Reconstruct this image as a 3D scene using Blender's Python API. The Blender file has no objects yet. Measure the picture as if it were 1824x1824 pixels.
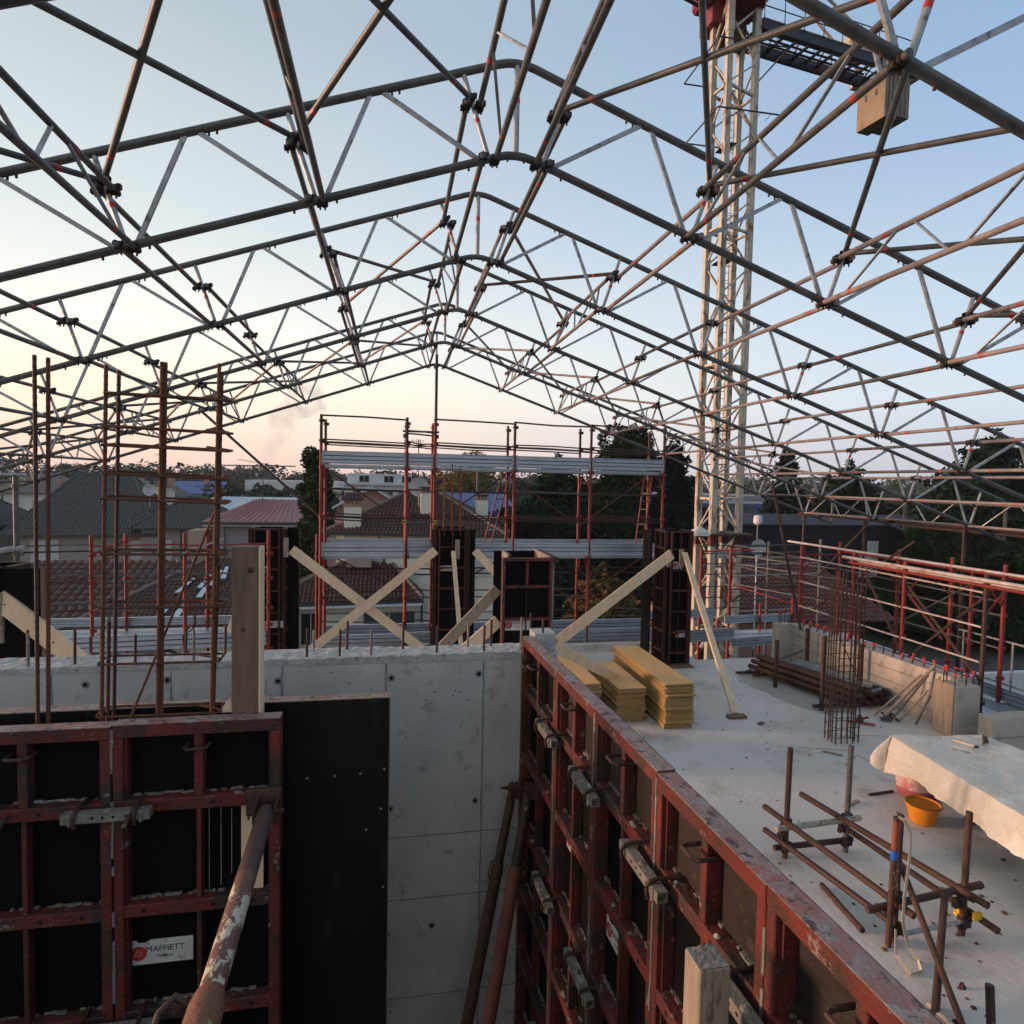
import bpy, math, random
from mathutils import Vector, Matrix, noise
R=math.radians
sc=bpy.context.scene
rnd=random.Random(7)
# ------------------------------------------------------------------ camera
psi,th,ro=R(10.7),R(2.73),R(1.15)
fw=Vector((math.sin(psi)*math.cos(th),math.cos(psi)*math.cos(th),-math.sin(th)))
r0=Vector((math.cos(psi),-math.sin(psi),0)); u0=r0.cross(fw)
rt=r0*math.cos(ro)+u0*math.sin(ro); up=-r0*math.sin(ro)+u0*math.cos(ro)
cam=bpy.data.cameras.new('camera'); cam.lens=36*1130/1824; cam.sensor_width=36; cam.sensor_fit='HORIZONTAL'
cam.clip_start=0.05; cam.clip_end=6000
co=bpy.data.objects.new('camera',cam); sc.collection.objects.link(co)
m=Matrix((rt,up,-fw)).transposed().to_4x4(); m.translation=Vector((0,0,4.0)); co.matrix_world=m
sc.camera=co
# ------------------------------------------------------------------ world, sun, exposure
SUN_AZ=R(-78); SUN_EL=R(3.5)      # azimuth from +Y towards +X (negative: left of the picture)
W=bpy.data.worlds.new('World'); sc.world=W; W.use_nodes=True
nt=W.node_tree; nt.nodes.clear(); N=nt.nodes.new; L=nt.links.new
out=N('ShaderNodeOutputWorld'); bg=N('ShaderNodeBackground')
sky=N('ShaderNodeTexSky'); sky.sky_type='NISHITA'; sky.sun_disc=False
sky.sun_elevation=SUN_EL; sky.sun_rotation=SUN_AZ; sky.air_density=1.0; sky.dust_density=1.5; sky.ozone_density=1.5; sky.altitude=100
sm=N('ShaderNodeVectorMath'); sm.operation='SCALE'; sm.inputs[3].default_value=SKYK=0.95
L(sky.outputs[0],sm.inputs[0])
# dusk afterglow: colour by height above the horizon, warmer towards the set sun
tc=N('ShaderNodeTexCoord'); nv=N('ShaderNodeVectorMath'); nv.operation='NORMALIZE'; L(tc.outputs['Generated'],nv.inputs[0])
sx=N('ShaderNodeSeparateXYZ'); L(nv.outputs[0],sx.inputs[0])
def ramp(stops):
    r=N('ShaderNodeValToRGB'); e=r.color_ramp.elements
    while len(e)<len(stops): e.new(0.5)
    for i,(p,c) in enumerate(stops): e[i].position=p; e[i].color=(*c,1)
    return r
def ml(a,b,op='MULTIPLY'):
    n=N('ShaderNodeMath'); n.operation=op
    for i,v in enumerate((a,b)):
        if isinstance(v,(int,float)): n.inputs[i].default_value=v
        else: L(v,n.inputs[i])
    return n.outputs[0]
z=sx.outputs[2]
rL=ramp([(0.0,(.80,.55,.46)),(.035,(.90,.65,.51)),(.12,(.96,.83,.63)),(.20,(.85,.83,.75)),(.34,(.60,.66,.67)),(.55,(.40,.47,.51)),(1,(.34,.41,.46))])
rR=ramp([(0.0,(.40,.44,.53)),(.04,(.45,.50,.60)),(.12,(.52,.62,.72)),(.25,(.43,.55,.67)),(.42,(.27,.40,.59)),(.6,(.20,.33,.52)),(1,(.31,.37,.43))])
L(z,rL.inputs[0]); L(z,rR.inputs[0])
d=N('ShaderNodeVectorMath'); d.operation='DOT_PRODUCT'; L(nv.outputs[0],d.inputs[0]); d.inputs[1].default_value=(math.sin(SUN_AZ),math.cos(SUN_AZ),0)
mr=N('ShaderNodeMapRange'); mr.interpolation_type='SMOOTHSTEP'; L(d.outputs['Value'],mr.inputs[0])
mr.inputs[1].default_value=-.80; mr.inputs[2].default_value=.70
mx=N('ShaderNodeMix'); mx.data_type='RGBA'; L(mr.outputs[0],mx.inputs[0]); L(rR.outputs[0],mx.inputs[6]); L(rL.outputs[0],mx.inputs[7])
mm=N('ShaderNodeMix'); mm.data_type='RGBA'; mm.inputs[0].default_value=.92; L(sm.outputs[0],mm.inputs[6])
sc2=N('ShaderNodeVectorMath'); sc2.operation='SCALE'; sc2.inputs[3].default_value=9.0
L(mx.outputs[2],sc2.inputs[0]); L(sc2.outputs[0],mm.inputs[7])
L(mm.outputs[2],bg.inputs[0]); bg.inputs[1].default_value=0.11; L(bg.outputs[0],out.inputs[0])
sl=bpy.data.lights.new('sun','SUN'); sl.energy=4.0; sl.angle=R(12); sl.color=(1,.60,.40)
so=bpy.data.objects.new('sun',sl); sc.collection.objects.link(so)
sd=Vector((math.sin(SUN_AZ)*math.cos(SUN_EL+R(3)),math.cos(SUN_AZ)*math.cos(SUN_EL+R(3)),math.sin(SUN_EL+R(3))))
so.rotation_euler=sd.to_track_quat('Z','Y').to_euler(); so.location=(-40,10,30)
vs=sc.view_settings; vs.view_transform='Standard'; vs.look='None'; vs.exposure=0.47; vs.gamma=1; vs.use_curve_mapping=False
# ------------------------------------------------------------------ materials
MATS={}
def mat(name,c1,c2=None,s=6,wear=None,rough=.7,metal=0,bump=.15,bs=40,st=(1,1,1),wear2=None,emit=None,spec=.4,alpha=None,trans=0):
    """procedural material: two colours mixed by noise, optional wear patches (colour, scale, threshold, softness), bump"""
    if name in MATS: return MATS[name]
    m=bpy.data.materials.new(name); m.use_nodes=True; t=m.node_tree; b=t.nodes['Principled BSDF']; N=t.nodes.new; L=t.links.new
    c2=c2 or tuple(v*.75 for v in c1)
    tc=N('ShaderNodeTexCoord'); oi=N('ShaderNodeObjectInfo'); ad=N('ShaderNodeVectorMath'); ad.operation='ADD'
    mul=N('ShaderNodeMath'); mul.operation='MULTIPLY'; mul.inputs[1].default_value=37; L(oi.outputs['Random'],mul.inputs[0])
    L(tc.outputs['Object'],ad.inputs[0]); L(mul.outputs[0],ad.inputs[1])
    mp=N('ShaderNodeMapping'); mp.inputs['Scale'].default_value=st; L(ad.outputs[0],mp.inputs[0]); V=mp.outputs[0]
    def nz(sc_,det=6,rg=.6):
        n=N('ShaderNodeTexNoise'); n.inputs['Scale'].default_value=sc_; n.inputs['Detail'].default_value=det; n.inputs['Roughness'].default_value=rg; L(V,n.inputs['Vector']); return n.outputs[0]
    def mr(x,a,b_):
        n=N('ShaderNodeMapRange'); n.inputs[1].default_value=a; n.inputs[2].default_value=b_; L(x,n.inputs[0]); return n.outputs[0]
    def mix(f,a,b_):
        n=N('ShaderNodeMix'); n.data_type='RGBA'; L(f,n.inputs[0])
        for i,v in ((6,a),(7,b_)):
            if isinstance(v,tuple): n.inputs[i].default_value=(*v,1)
            else: L(v,n.inputs[i])
        return n.outputs[2]
    col=mix(mr(nz(s),.32,.68),c1,c2)
    for w in (wear,wear2):
        if w: col=mix(mr(nz(w[1],8,.7),w[2],w[2]+w[3]),col,w[0])
    L(col,b.inputs['Base Color']); b.inputs['Metallic'].default_value=metal; b.inputs['Specular IOR Level'].default_value=spec
    rr=N('ShaderNodeMapRange'); L(nz(s*2.3),rr.inputs[0]); rr.inputs[3].default_value=max(0,rough-.15); rr.inputs[4].default_value=min(1,rough+.15); L(rr.outputs[0],b.inputs['Roughness'])
    if bump:
        bp=N('ShaderNodeBump'); bp.inputs['Strength'].default_value=bump; bp.inputs['Distance'].default_value=.02; L(nz(bs,4),bp.inputs['Height']); L(bp.outputs[0],b.inputs['Normal'])
    if alpha is not None: b.inputs['Alpha'].default_value=alpha
    if trans: b.inputs['Transmission Weight'].default_value=trans
    MATS[name]=m; return m
RUST=(.10,.035,.015)
red_steel=mat('red_painted_steel',(.165,.026,.018),(.085,.019,.015),3.5,wear=((.038,.026,.020),4.5,.45,.13),wear2=((.22,.19,.16),14,.60,.08),rough=.68,bump=.5,bs=60,spec=.3)
form_dark=mat('rust_dark_form_frame',(.060,.020,.016),(.032,.017,.014),5,wear=((.13,.028,.02),7,.56,.08),wear2=((.16,.14,.12),21,.64,.04),rough=.75,bump=.4,bs=60,spec=.25)
red_clean=mat('red_scaffold_paint',(.26,.020,.014),(.15,.016,.013),7,wear=((.13,.05,.035),12,.58,.1),rough=.5,bump=.12)
top_steel=mat('scuffed_red_steel_top',(.27,.09,.07),(.20,.16,.15),8,wear=((.24,.22,.21),14,.47,.12),wear2=((.07,.04,.035),22,.55,.05),rough=.6,bump=.4,bs=70)
film_ply=mat('black_film_plywood',(.0022,.0022,.0024),(.0045,.004,.0038),5,wear=((.05,.045,.04),24,.66,.06),rough=.75,bump=.12,spec=.12)
film_ply2=mat('black_form_skin',(.0035,.004,.0035),(.0085,.0095,.008),2.0,wear=((.045,.045,.040),6,.58,.2),wear2=((.08,.078,.07),45,.68,.04),rough=.55,bump=.06,spec=.2,st=(1,1,.45))
stain_ply=mat('concrete_stained_plywood',(.006,.0045,.0035),(.022,.014,.009),4,wear=((.07,.05,.03),9,.57,.16),wear2=((.16,.14,.11),30,.68,.05),rough=.7,bump=.3)
galv=mat('galvanised_steel',(.40,.405,.41),(.26,.265,.275),7,wear=((.11,.075,.055),14,.56,.1),rough=.45,metal=.35,bump=.08)
galv_dull=mat('dull_zinc_tube',(.125,.123,.117),(.066,.065,.061),6,wear=((.075,.05,.036),11,.58,.12),wear2=((.24,.235,.22),26,.66,.05),rough=.5,metal=.25,bump=.1)
coupl=mat('blackened_coupler_steel',(.022,.018,.016),(.045,.028,.02),12,rough=.7,metal=.2,bump=.3,bs=110,spec=.3)
pink_tube=mat('reddish_sunlit_tube',(.31,.25,.23),(.20,.16,.15),6,wear=((.15,.06,.04),10,.58,.1),rough=.5,metal=.15,bump=.1)  # reddish tube; the warm sun on right-hand tubes is put into its colour
rust_tube=mat('rusty_brown_tube',(.072,.034,.024),(.040,.022,.018),9,wear=((.18,.15,.13),16,.60,.08),rough=.6,metal=.25,bump=.25,bs=90)
rust_dark=mat('dark_rusted_steel',(.045,.024,.018),(.085,.04,.024),12,rough=.7,metal=.2,bump=.35,bs=110)
rebar_m=mat('rusty_rebar',(.17,.060,.025),(.085,.034,.019),14,rough=.75,metal=.2,bump=.5,bs=160,st=(1,1,1))
rebar_d=mat('dark_rebar',(.05,.03,.025),(.09,.045,.03),14,rough=.7,metal=.3,bump=.4,bs=150)
clampm=mat('cement_crusted_clamp_steel',(.24,.225,.19),(.15,.135,.11),14,wear=((.42,.41,.38),11,.58,.06),wear2=(RUST,19,.60,.05),rough=.75,metal=.2,bump=.5,bs=70)
concrete=mat('grey_wall_concrete',(.55,.53,.49),(.43,.415,.385),2.4,wear=((.19,.19,.19),6,.58,.16),wear2=((.46,.46,.45),19,.64,.05),rough=.8,bump=.2,bs=30)
conc_top=mat('rough_concrete_top',(.52,.50,.48),(.36,.34,.33),9,wear=((.22,.21,.2),22,.58,.06),rough=.9,bump=.9,bs=40)
slabm=mat('floor_slab_concrete',(.60,.56,.515),(.51,.475,.44),.6,wear=((.36,.31,.265),1.3,.54,.16),wear2=((.20,.17,.15),26,.66,.04),rough=.72,bump=.35,bs=14)
parapet_m=mat('parapet_board_marked_concrete',(.36,.32,.28),(.46,.40,.34),2.2,wear=((.22,.21,.20),3.3,.55,.12),wear2=((.15,.14,.13),17,.64,.05),rough=.85,bump=.35,bs=24)
conc_dark=mat('shaded_shaft_concrete',(.06,.06,.06),(.04,.04,.04),3,rough=.85,bump=.2)  # near-black base colour puts the shaft's shade into its floor and sides
wood_new=mat('fresh_sawn_timber',(.74,.56,.38),(.62,.44,.28),7,wear=((.30,.17,.08),10,.66,.04),rough=.65,bump=.2,st=(1,1,.3))
wood_old=mat('weathered_plank',(.20,.118,.078),(.125,.075,.05),6,wear=((.10,.06,.04),8,.60,.10),rough=.75,bump=.35,st=(5,5,.6),bs=22)
wood_pale=mat('pale_timber_beam',(.33,.265,.20),(.22,.17,.125),7,wear=((.09,.065,.045),9,.58,.08),rough=.75,bump=.3,st=(2.5,2.5,.5))
yply=mat('yellow_shuttering_board',(.72,.43,.18),(.58,.33,.13),3.5,wear=((.70,.36,.05),3,.55,.12),wear2=((.22,.15,.10),22,.62,.06),rough=.5,bump=.12,st=(3,.7,3)) if True else mat('unused',(.74,.42,.15),(.62,.31,.10),3.5,wear=((.78,.42,.06),5,.52,.1),wear2=((.26,.16,.09),24,.66,.05),rough=.5,bump=.12,st=(3,.7,3))
yedge=mat('yellow_board_edge',(.42,.275,.09),(.23,.155,.07),11,wear=((.08,.055,.035),20,.56,.06),rough=.8,bump=.5,st=(1,1,6))
ytop=mat('grey_worn_shutter_board',(.33,.26,.19),(.25,.19,.14),5,wear=((.13,.10,.07),18,.6,.06),rough=.7,bump=.2)
label_w=mat('white_label',(.60,.58,.54),(.48,.45,.41),12,wear=((.14,.10,.07),20,.58,.08),rough=.5,bump=.03)
label_r=mat('label_red_print',(.45,.02,.02),(.40,.03,.02),8,rough=.5,bump=0)
label_k=mat('label_black_print',(.02,.02,.022),(.03,.03,.03),8,rough=.5,bump=0)
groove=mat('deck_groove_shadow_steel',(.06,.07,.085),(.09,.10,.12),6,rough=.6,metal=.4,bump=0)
steel_deck=mat('blue_grey_steel_deck',(.42,.48,.55),(.33,.39,.46),3,wear=((.45,.47,.48),5,.58,.1),wear2=((.14,.13,.13),18,.64,.06),rough=.38,metal=.55,bump=.06)
redtape=mat('red_marking_paint',(.55,.03,.015),(.42,.03,.02),10,rough=.5,bump=.02)
cranem=mat('cream_crane_steel',(.46,.42,.34),(.35,.32,.26),3,wear=((.17,.065,.028),4,.52,.10),rough=.5,bump=.1,st=(1,1,.4))
cranered=mat('red_crane_steel',(.20,.014,.017),(.13,.012,.014),5,rough=.5,bump=.1)
crane_dark=mat('dark_crane_grating',(.03,.04,.06),(.05,.055,.07),5,rough=.6,metal=.4,bump=.1)
crane_blk=mat('crane_ballast_concrete',(.24,.19,.13),(.17,.135,.095),1.2,wear=((.10,.07,.045),2.2,.55,.15),rough=.8,bump=.15)
capred=mat('red_plastic_cap',(.72,.05,.03),(.55,.04,.03),9,rough=.4,bump=0)
sheetm=mat('milky_plastic_sheet',(.60,.56,.49),(.50,.45,.37),2.6,wear=((.66,.63,.57),4,.50,.15),wear2=((.32,.26,.20),7,.64,.10),rough=.3,bump=.6,bs=16,spec=.5)
bucketm=mat('orange_plastic_bucket',(.72,.27,.012),(.60,.20,.012),8,wear=((.35,.25,.15),22,.62,.06),rough=.42,bump=.05)
mud=mat('dried_mortar',(.17,.10,.06),(.11,.07,.045),20,rough=.9,bump=.6)
bagm=mat('white_and_red_paper_sack',(.55,.42,.38),(.45,.30,.29),7,wear=((.40,.12,.13),4.5,.52,.10),rough=.6,bump=.4,bs=14)
bagred=mat('red_paper_sack_base',(.36,.11,.12),(.26,.07,.08),7,rough=.6,bump=.4,bs=14)
bluet=mat('blue_tape',(.01,.10,.55),(.01,.09,.45),8,rough=.45,bump=.02)
yellowp=mat('yellow_coupler_paint',(.60,.40,.02),(.45,.28,.02),12,rough=.5,bump=.1)
strapm=mat('cream_webbing_strap',(.48,.42,.32),(.38,.33,.25),20,rough=.8,bump=.2)
grass=mat('grass_ground',(.035,.055,.02),(.05,.06,.028),.08,wear=((.07,.062,.05),.35,.55,.1),rough=.95,bump=.3,bs=3)
asphalt=mat('asphalt_yard',(.055,.055,.058),(.07,.068,.066),.8,rough=.9,bump=.2)
def wallm(n,c): return mat(n,c,tuple(v*.86 for v in c),.8,rough=.85,bump=.1,bs=12)
wall_grey=wallm('grey_render',(.30,.27,.25)); wall_cream=wallm('cream_render',(.72,.68,.57)); wall_white=wallm('white_render',(.55,.56,.57)); wall_lilac=wallm('lilac_grey_render',(.26,.245,.27)); wall_brick=wallm('salmon_render',(.36,.20,.15)); wall_dark=wallm('dark_blue_cladding',(.007,.009,.015)); wall_tan=wallm('tan_render',(.33,.27,.21))
tile_dark=mat('dark_grey_roof_tile',(.060,.062,.064),(.085,.085,.083),3,wear=((.10,.10,.095),9,.6,.08),rough=.85,bump=.2)
tile_brown=mat('brown_clay_tile',(.085,.038,.028),(.045,.025,.021),5,wear=((.19,.11,.08),9,.56,.1),wear2=((.05,.04,.035),7,.6,.1),rough=.8,bump=.2)
tile_ridge=mat('lichen_ridge_tile',(.22,.17,.13),(.15,.11,.09),6,rough=.85,bump=.2)
metal_pink=mat('faded_red_metal_roof',(.30,.13,.13),(.25,.11,.115),1.5,rough=.5,bump=.05)
metal_blue=mat('blue_metal_roof',(.035,.085,.27),(.03,.07,.22),2,rough=.4,metal=.2,bump=.05)
metal_white=mat('white_metal_roof',(.50,.54,.60),(.42,.46,.52),2,rough=.4,bump=.05)
glassm=mat('window_glass',(.03,.04,.055),(.05,.06,.08),2,rough=.12,bump=0,spec=.8)
shutterm=mat('pale_shutter',(.50,.53,.55),(.42,.45,.48),4,rough=.6,bump=.1)
skylight=mat('skylight_glass',(.45,.52,.60),(.40,.47,.55),2,rough=.08,metal=.6,bump=0,spec=.9)
gutterm=mat('dark_green_gutter',(.02,.035,.035),(.03,.045,.045),3,rough=.5,bump=0)
dishm=mat('satellite_dish_grey',(.42,.43,.44),(.36,.37,.38),4,rough=.5,bump=0)
bark=mat('bark',(.06,.045,.035),(.035,.028,.022),9,rough=.95,bump=.5)
def leafm(n,c,c2=None): return mat(n,c,c2 or tuple(v*.35 for v in c),.9,wear=(tuple(v*1.5 for v in c),2.2,.56,.1),rough=1,bump=0,spec=.05)
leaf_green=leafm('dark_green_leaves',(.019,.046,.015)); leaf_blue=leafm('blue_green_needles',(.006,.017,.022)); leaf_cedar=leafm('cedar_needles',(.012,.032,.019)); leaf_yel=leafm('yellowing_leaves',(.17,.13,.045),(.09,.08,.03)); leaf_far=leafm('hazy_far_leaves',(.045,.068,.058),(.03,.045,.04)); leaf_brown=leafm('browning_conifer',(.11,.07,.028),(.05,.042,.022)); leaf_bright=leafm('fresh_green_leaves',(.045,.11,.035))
paper=mat('insulation_wool',(.5,.5,.5),(.4,.4,.4),8,rough=.9)
# ------------------------------------------------------------------ mesh helpers
class G:
    def __init__(s): s.v=[]; s.f=[]; s.m=[]; s.mats=[]
    def mi(s,m):
        if m not in s.mats: s.mats.append(m)
        return s.mats.index(m)
    def add(s,vs,fs,m):
        o=len(s.v); s.v+= [tuple(v) for v in vs]; k=s.mi(m)
        for f in fs: s.f.append(tuple(i+o for i in f)); s.m.append(k)
        return s
    def box(s,x0,x1,y0,y1,z0,z1,m):
        return s.add([(x0,y0,z0),(x1,y0,z0),(x1,y1,z0),(x0,y1,z0),(x0,y0,z1),(x1,y0,z1),(x1,y1,z1),(x0,y1,z1)],
          [(0,3,2,1),(4,5,6,7),(0,1,5,4),(1,2,6,5),(2,3,7,6),(3,0,4,7)],m)
    def cbox(s,x0,x1,y0,y1,z0,z1,m,c=.004):
        """box with chamfered vertical and top edges"""
        c=min(c,(x1-x0)*.3,(y1-y0)*.3,(z1-z0)*.3)
        def ring(i,z): return [(x0+i,y0+c,z),(x0+c,y0+i,z),(x1-c,y0+i,z),(x1-i,y0+c,z),(x1-i,y1-c,z),(x1-c,y1-i,z),(x0+c,y1-i,z),(x0+i,y1-c,z)]
        vs=ring(c*.9,z0)+ring(0,z0+c)+ring(0,z1-c)+ring(c*.9,z1)
        fs=[tuple(range(7,-1,-1)),tuple(range(24,32))]
        for k in range(3):
            for i in range(8): j=(i+1)%8; fs.append((k*8+i,k*8+j,k*8+8+j,k*8+8+i))
        return s.add(vs,fs,m)
    def bar(s,p,q,w,h,m,upv=(0,0,1)):
        p=Vector(p);q=Vector(q);d=(q-p).normalized();u=Vector(upv); u=(u-d*u.dot(d))
        if u.length<1e-4: u=Vector((1,0,0))-d*d.x
        u.normalize(); r=d.cross(u)
        vs=[]
        for e in (p,q):
            for a,b in ((-1,-1),(1,-1),(1,1),(-1,1)): vs.append(e+r*(a*w/2)+u*(b*h/2))
        return s.add(vs,[(0,1,2,3),(7,6,5,4),(0,4,5,1),(1,5,6,2),(2,6,7,3),(3,7,4,0)],m)
    def path(s,pts,r,m,n=8,caps=True):
        pts=[Vector(p) for p in pts]; rs=r if isinstance(r,(list,tuple)) else [r]*len(pts); vs=[]; fs=[]
        d0=(pts[1]-pts[0]).normalized(); a=Vector((0,0,1)) if abs(d0.z)<.9 else Vector((1,0,0)); u=(a-d0*a.dot(d0)).normalized()
        for i,p in enumerate(pts):
            if i==0: d=pts[1]-p
            elif i==len(pts)-1: d=p-pts[i-1]
            else: d=(pts[i+1]-p).normalized()+(p-pts[i-1]).normalized()
            d=d.normalized() if d.length>1e-9 else d0
            u=u-d*u.dot(d); u.normalize(); w=d.cross(u)
            for k in range(n): t=2*math.pi*k/n; vs.append(p+(u*math.cos(t)+w*math.sin(t))*rs[i])
        for i in range(len(pts)-1):
            for k in range(n): j=(k+1)%n; fs.append((i*n+k,i*n+j,(i+1)*n+j,(i+1)*n+k))
        if caps: fs.append(tuple(range(n-1,-1,-1))); fs.append(tuple((len(pts)-1)*n+k for k in range(n)))
        return s.add(vs,fs,m)
    def tube(s,p,q,r,m,n=8,caps=True): return s.path([p,q],r,m,n,caps)
    def pipe_open(s,p,q,r,m,n=10,dark=None):
        """hollow tube whose open ends show"""
        p=Vector(p);q=Vector(q);s.path([p,q],r,m,n,False); d=(q-p).normalized()
        s.path([q,q-d*min(.12,(q-p).length*.3)],r*.8,dark or m,n,True); s.path([p,p+d*min(.12,(q-p).length*.3)],r*.8,dark or m,n,True)
        return s.ringcap(p,d,r,m,n).ringcap(q,d,r,m,n)
    def ringcap(s,p,d,r,m,n):
        a=Vector((0,0,1)) if abs(d.z)<.9 else Vector((1,0,0)); u=(a-d*a.dot(d)).normalized(); w=d.cross(u); vs=[]
        for k in range(n):
            t=2*math.pi*k/n; e=u*math.cos(t)+w*math.sin(t); vs+= [p+e*r,p+e*r*.8]
        return s.add(vs,[(2*k,2*((k+1)%n),2*((k+1)%n)+1,2*k+1) for k in range(n)],m)
    def lathe(s,c,prof,m,n=20,sx=1,sy=1):
        vs=[];fs=[]
        for (r,z) in prof:
            for k in range(n): t=2*math.pi*k/n; vs.append((c[0]+r*math.cos(t)*sx,c[1]+r*math.sin(t)*sy,c[2]+z))
        for i in range(len(prof)-1):
            for k in range(n): j=(k+1)%n; fs.append((i*n+k,i*n+j,(i+1)*n+j,(i+1)*n+k))
        fs.append(tuple(range(n-1,-1,-1))); fs.append(tuple((len(prof)-1)*n+k for k in range(n)))
        return s.add(vs,fs,m)
    def quad(s,a,b,c,d,m): return s.add([a,b,c,d],[(0,1,2,3)],m)
    def slab(s,pts,nrm,t,m):
        """polygon extruded by t along nrm"""
        nv=Vector(nrm).normalized()*t; n=len(pts); P=[Vector(p) for p in pts]
        return s.add(P+[p+nv for p in P],[tuple(range(n-1,-1,-1)),tuple(range(n,2*n))]+[(i,(i+1)%n,(i+1)%n+n,i+n) for i in range(n)],m)
    def mesh(s,name,off=(0,0,0),smooth=False):
        me=bpy.data.meshes.new(name); o=Vector(off)
        me.from_pydata([Vector(v)-o for v in s.v],[],s.f)
        for mt in s.mats: me.materials.append(mt)
        me.polygons.foreach_set('material_index',s.m)
        if smooth:
            me.polygons.foreach_set('use_smooth',[True]*len(s.f))
            try: me.set_sharp_from_angle(angle=R(50))
            except Exception: pass
        me.update(); return me
    def build(s,name,parent=None,smooth=False,kind=None,label=None,cat=None,group=None,at=None):
        """links ONE mesh object; coordinates are given in the frame of the top-level thing"""
        base=Vector(at) if at is not None else (Vector((0,0,0)) if parent is not None else s.center())
        o=bpy.data.objects.new(name,s.mesh(name,base,smooth)); sc.collection.objects.link(o)
        if parent is not None: o.parent=parent
        o.location=base
        tag(o,label,cat,group,kind); return o
    def center(s):
        xs=[v[0] for v in s.v]; ys=[v[1] for v in s.v]; zs=[v[2] for v in s.v]
        return Vector(((min(xs)+max(xs))/2,(min(ys)+max(ys))/2,min(zs)))
def tag(o,label=None,cat=None,group=None,kind=None):
    if label: o['label']=label
    if cat: o['category']=cat
    if group: o['group']=group
    if kind: o['kind']=kind
    return o
def thing(name,label,cat,loc=(0,0,0),rz=0,group=None):
    o=bpy.data.objects.new(name,None); o.empty_display_size=.2; sc.collection.objects.link(o)
    o.location=loc; o.rotation_euler=(0,0,rz); return tag(o,label,cat,group)
class T:
    """a top-level thing whose parts are given in world coordinates"""
    def __init__(s,name,label,cat,loc=(0,0,0),group=None): s.o=thing(name,label,cat,loc,0,group); s.b=Vector(loc)
    def part(s,g,name,parent=None,**k):
        me=g.mesh(name,s.b,k.pop('smooth',False)); o=bpy.data.objects.new(name,me); sc.collection.objects.link(o); o.parent=parent or s.o
        if parent is not None: pass
        tag(o,k.get('label'),None,None,k.get('kind')); return o
def copy_tree(o,parent=None):
    c=o.copy(); sc.collection.objects.link(c); c.parent=parent
    for ch in list(o.children): copy_tree(ch,c)
    return c
def struct(g,name,smooth=False): return g.build(name,smooth=smooth,kind='structure',at=(0,0,0))
ORD=['first','second','third','fourth','fifth','sixth','seventh','eighth','ninth','tenth','eleventh','twelfth','thirteenth','fourteenth','fifteenth','sixteenth','seventeenth','eighteenth','nineteenth','twentieth']
ORD+=['twenty-'+w for w in ORD[:9]]+['thirtieth']+['thirty-'+w for w in ORD[:9]]
def text_mesh(txt,size,m,name,ext=.0006):
    c=bpy.data.curves.new(name,'FONT'); c.body=txt; c.size=size; c.extrude=ext; c.align_x='LEFT'
    o=bpy.data.objects.new(name,c); sc.collection.objects.link(o); dg=bpy.context.evaluated_depsgraph_get()
    me=bpy.data.meshes.new_from_object(o.evaluated_get(dg)); sc.collection.objects.unlink(o); bpy.data.objects.remove(o); bpy.data.curves.remove(c)
    me.materials.clear(); me.materials.append(m); me.name=name; return me
def subdiv_grid(x0,x1,y0,y1,nx,ny,fn,m,g):
    vs=[];fs=[]
    for j in range(ny+1):
        for i in range(nx+1):
            x=x0+(x1-x0)*i/nx; y=y0+(y1-y0)*j/ny; vs.append(fn(x,y))
    for j in range(ny):
        for i in range(nx): a=j*(nx+1)+i; fs.append((a,a+1,a+nx+2,a+nx+1))
    return g.add(vs,fs,m)
# ------------------------------------------------------------------ ground and building shell
g=G()
subdiv_grid(-595,595,-595,595,24,24,lambda x,y:(x,y,-6.5),grass,g); struct(g,'ground')
struct(G().box(-60,40,24,33.5,-6.496,-6.49,asphalt),'road')
# floor slab of the storey being built (right-hand area and behind the concrete wall)
g=G()
g.box(1.14,9.75,-3,13.35,-.3,0,slabm); g.box(-8.5,6.9,13.35,14.62,-.3,0,slabm); g.box(-8.5,1.14,4.62,13.35,-.3,0,slabm)
struct(g,'floor_slab')
struct(G().box(-8.5,6.3,14.42,14.66,0,.13,slabm),'slab_edge_kerb')
struct(G().box(-6,1.14,-3,4.62,-3.2,-3.0,conc_dark),'shaft_floor')
# the cast concrete wall of the shaft, rough on top
g=G(); YW0,YW1,ZW=4.30,4.56,2.80
def topz(x,y): return (x,y,ZW+.008*noise.noise(Vector((x*2,y*5,1)))+.008*noise.noise(Vector((x*16,y*16,4)))+.007*noise.noise(Vector((x*50,y*50,4)))+.01*(x+4)/5)
g.box(-4.6,1.16,YW0,YW1,-3,ZW-.03,concrete)
subdiv_grid(-4.6,1.16,YW0-.004,YW1,230,12,topz,conc_top,g)
for yy,sgn in ((YW0-.004,1),(YW1,-1)):
    vs=[];n=230
    for i in range(n+1): x=-4.6+5.76*i/n; vs+= [(x,yy,ZW-.035),topz(x,yy)]
    g.add(vs,[(2*i,2*i+2,2*i+3,2*i+1) for i in range(n)],conc_top)
w=struct(g,'shaft_wall')
def wp(g,name,**k):
    o=bpy.data.objects.new(name,g.mesh(name)); sc.collection.objects.link(o); o.parent=w
    return o
jm=mat('joint_fin_concrete',(.17,.175,.18),(.26,.265,.27),18,rough=.9,bump=.6)
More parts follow.
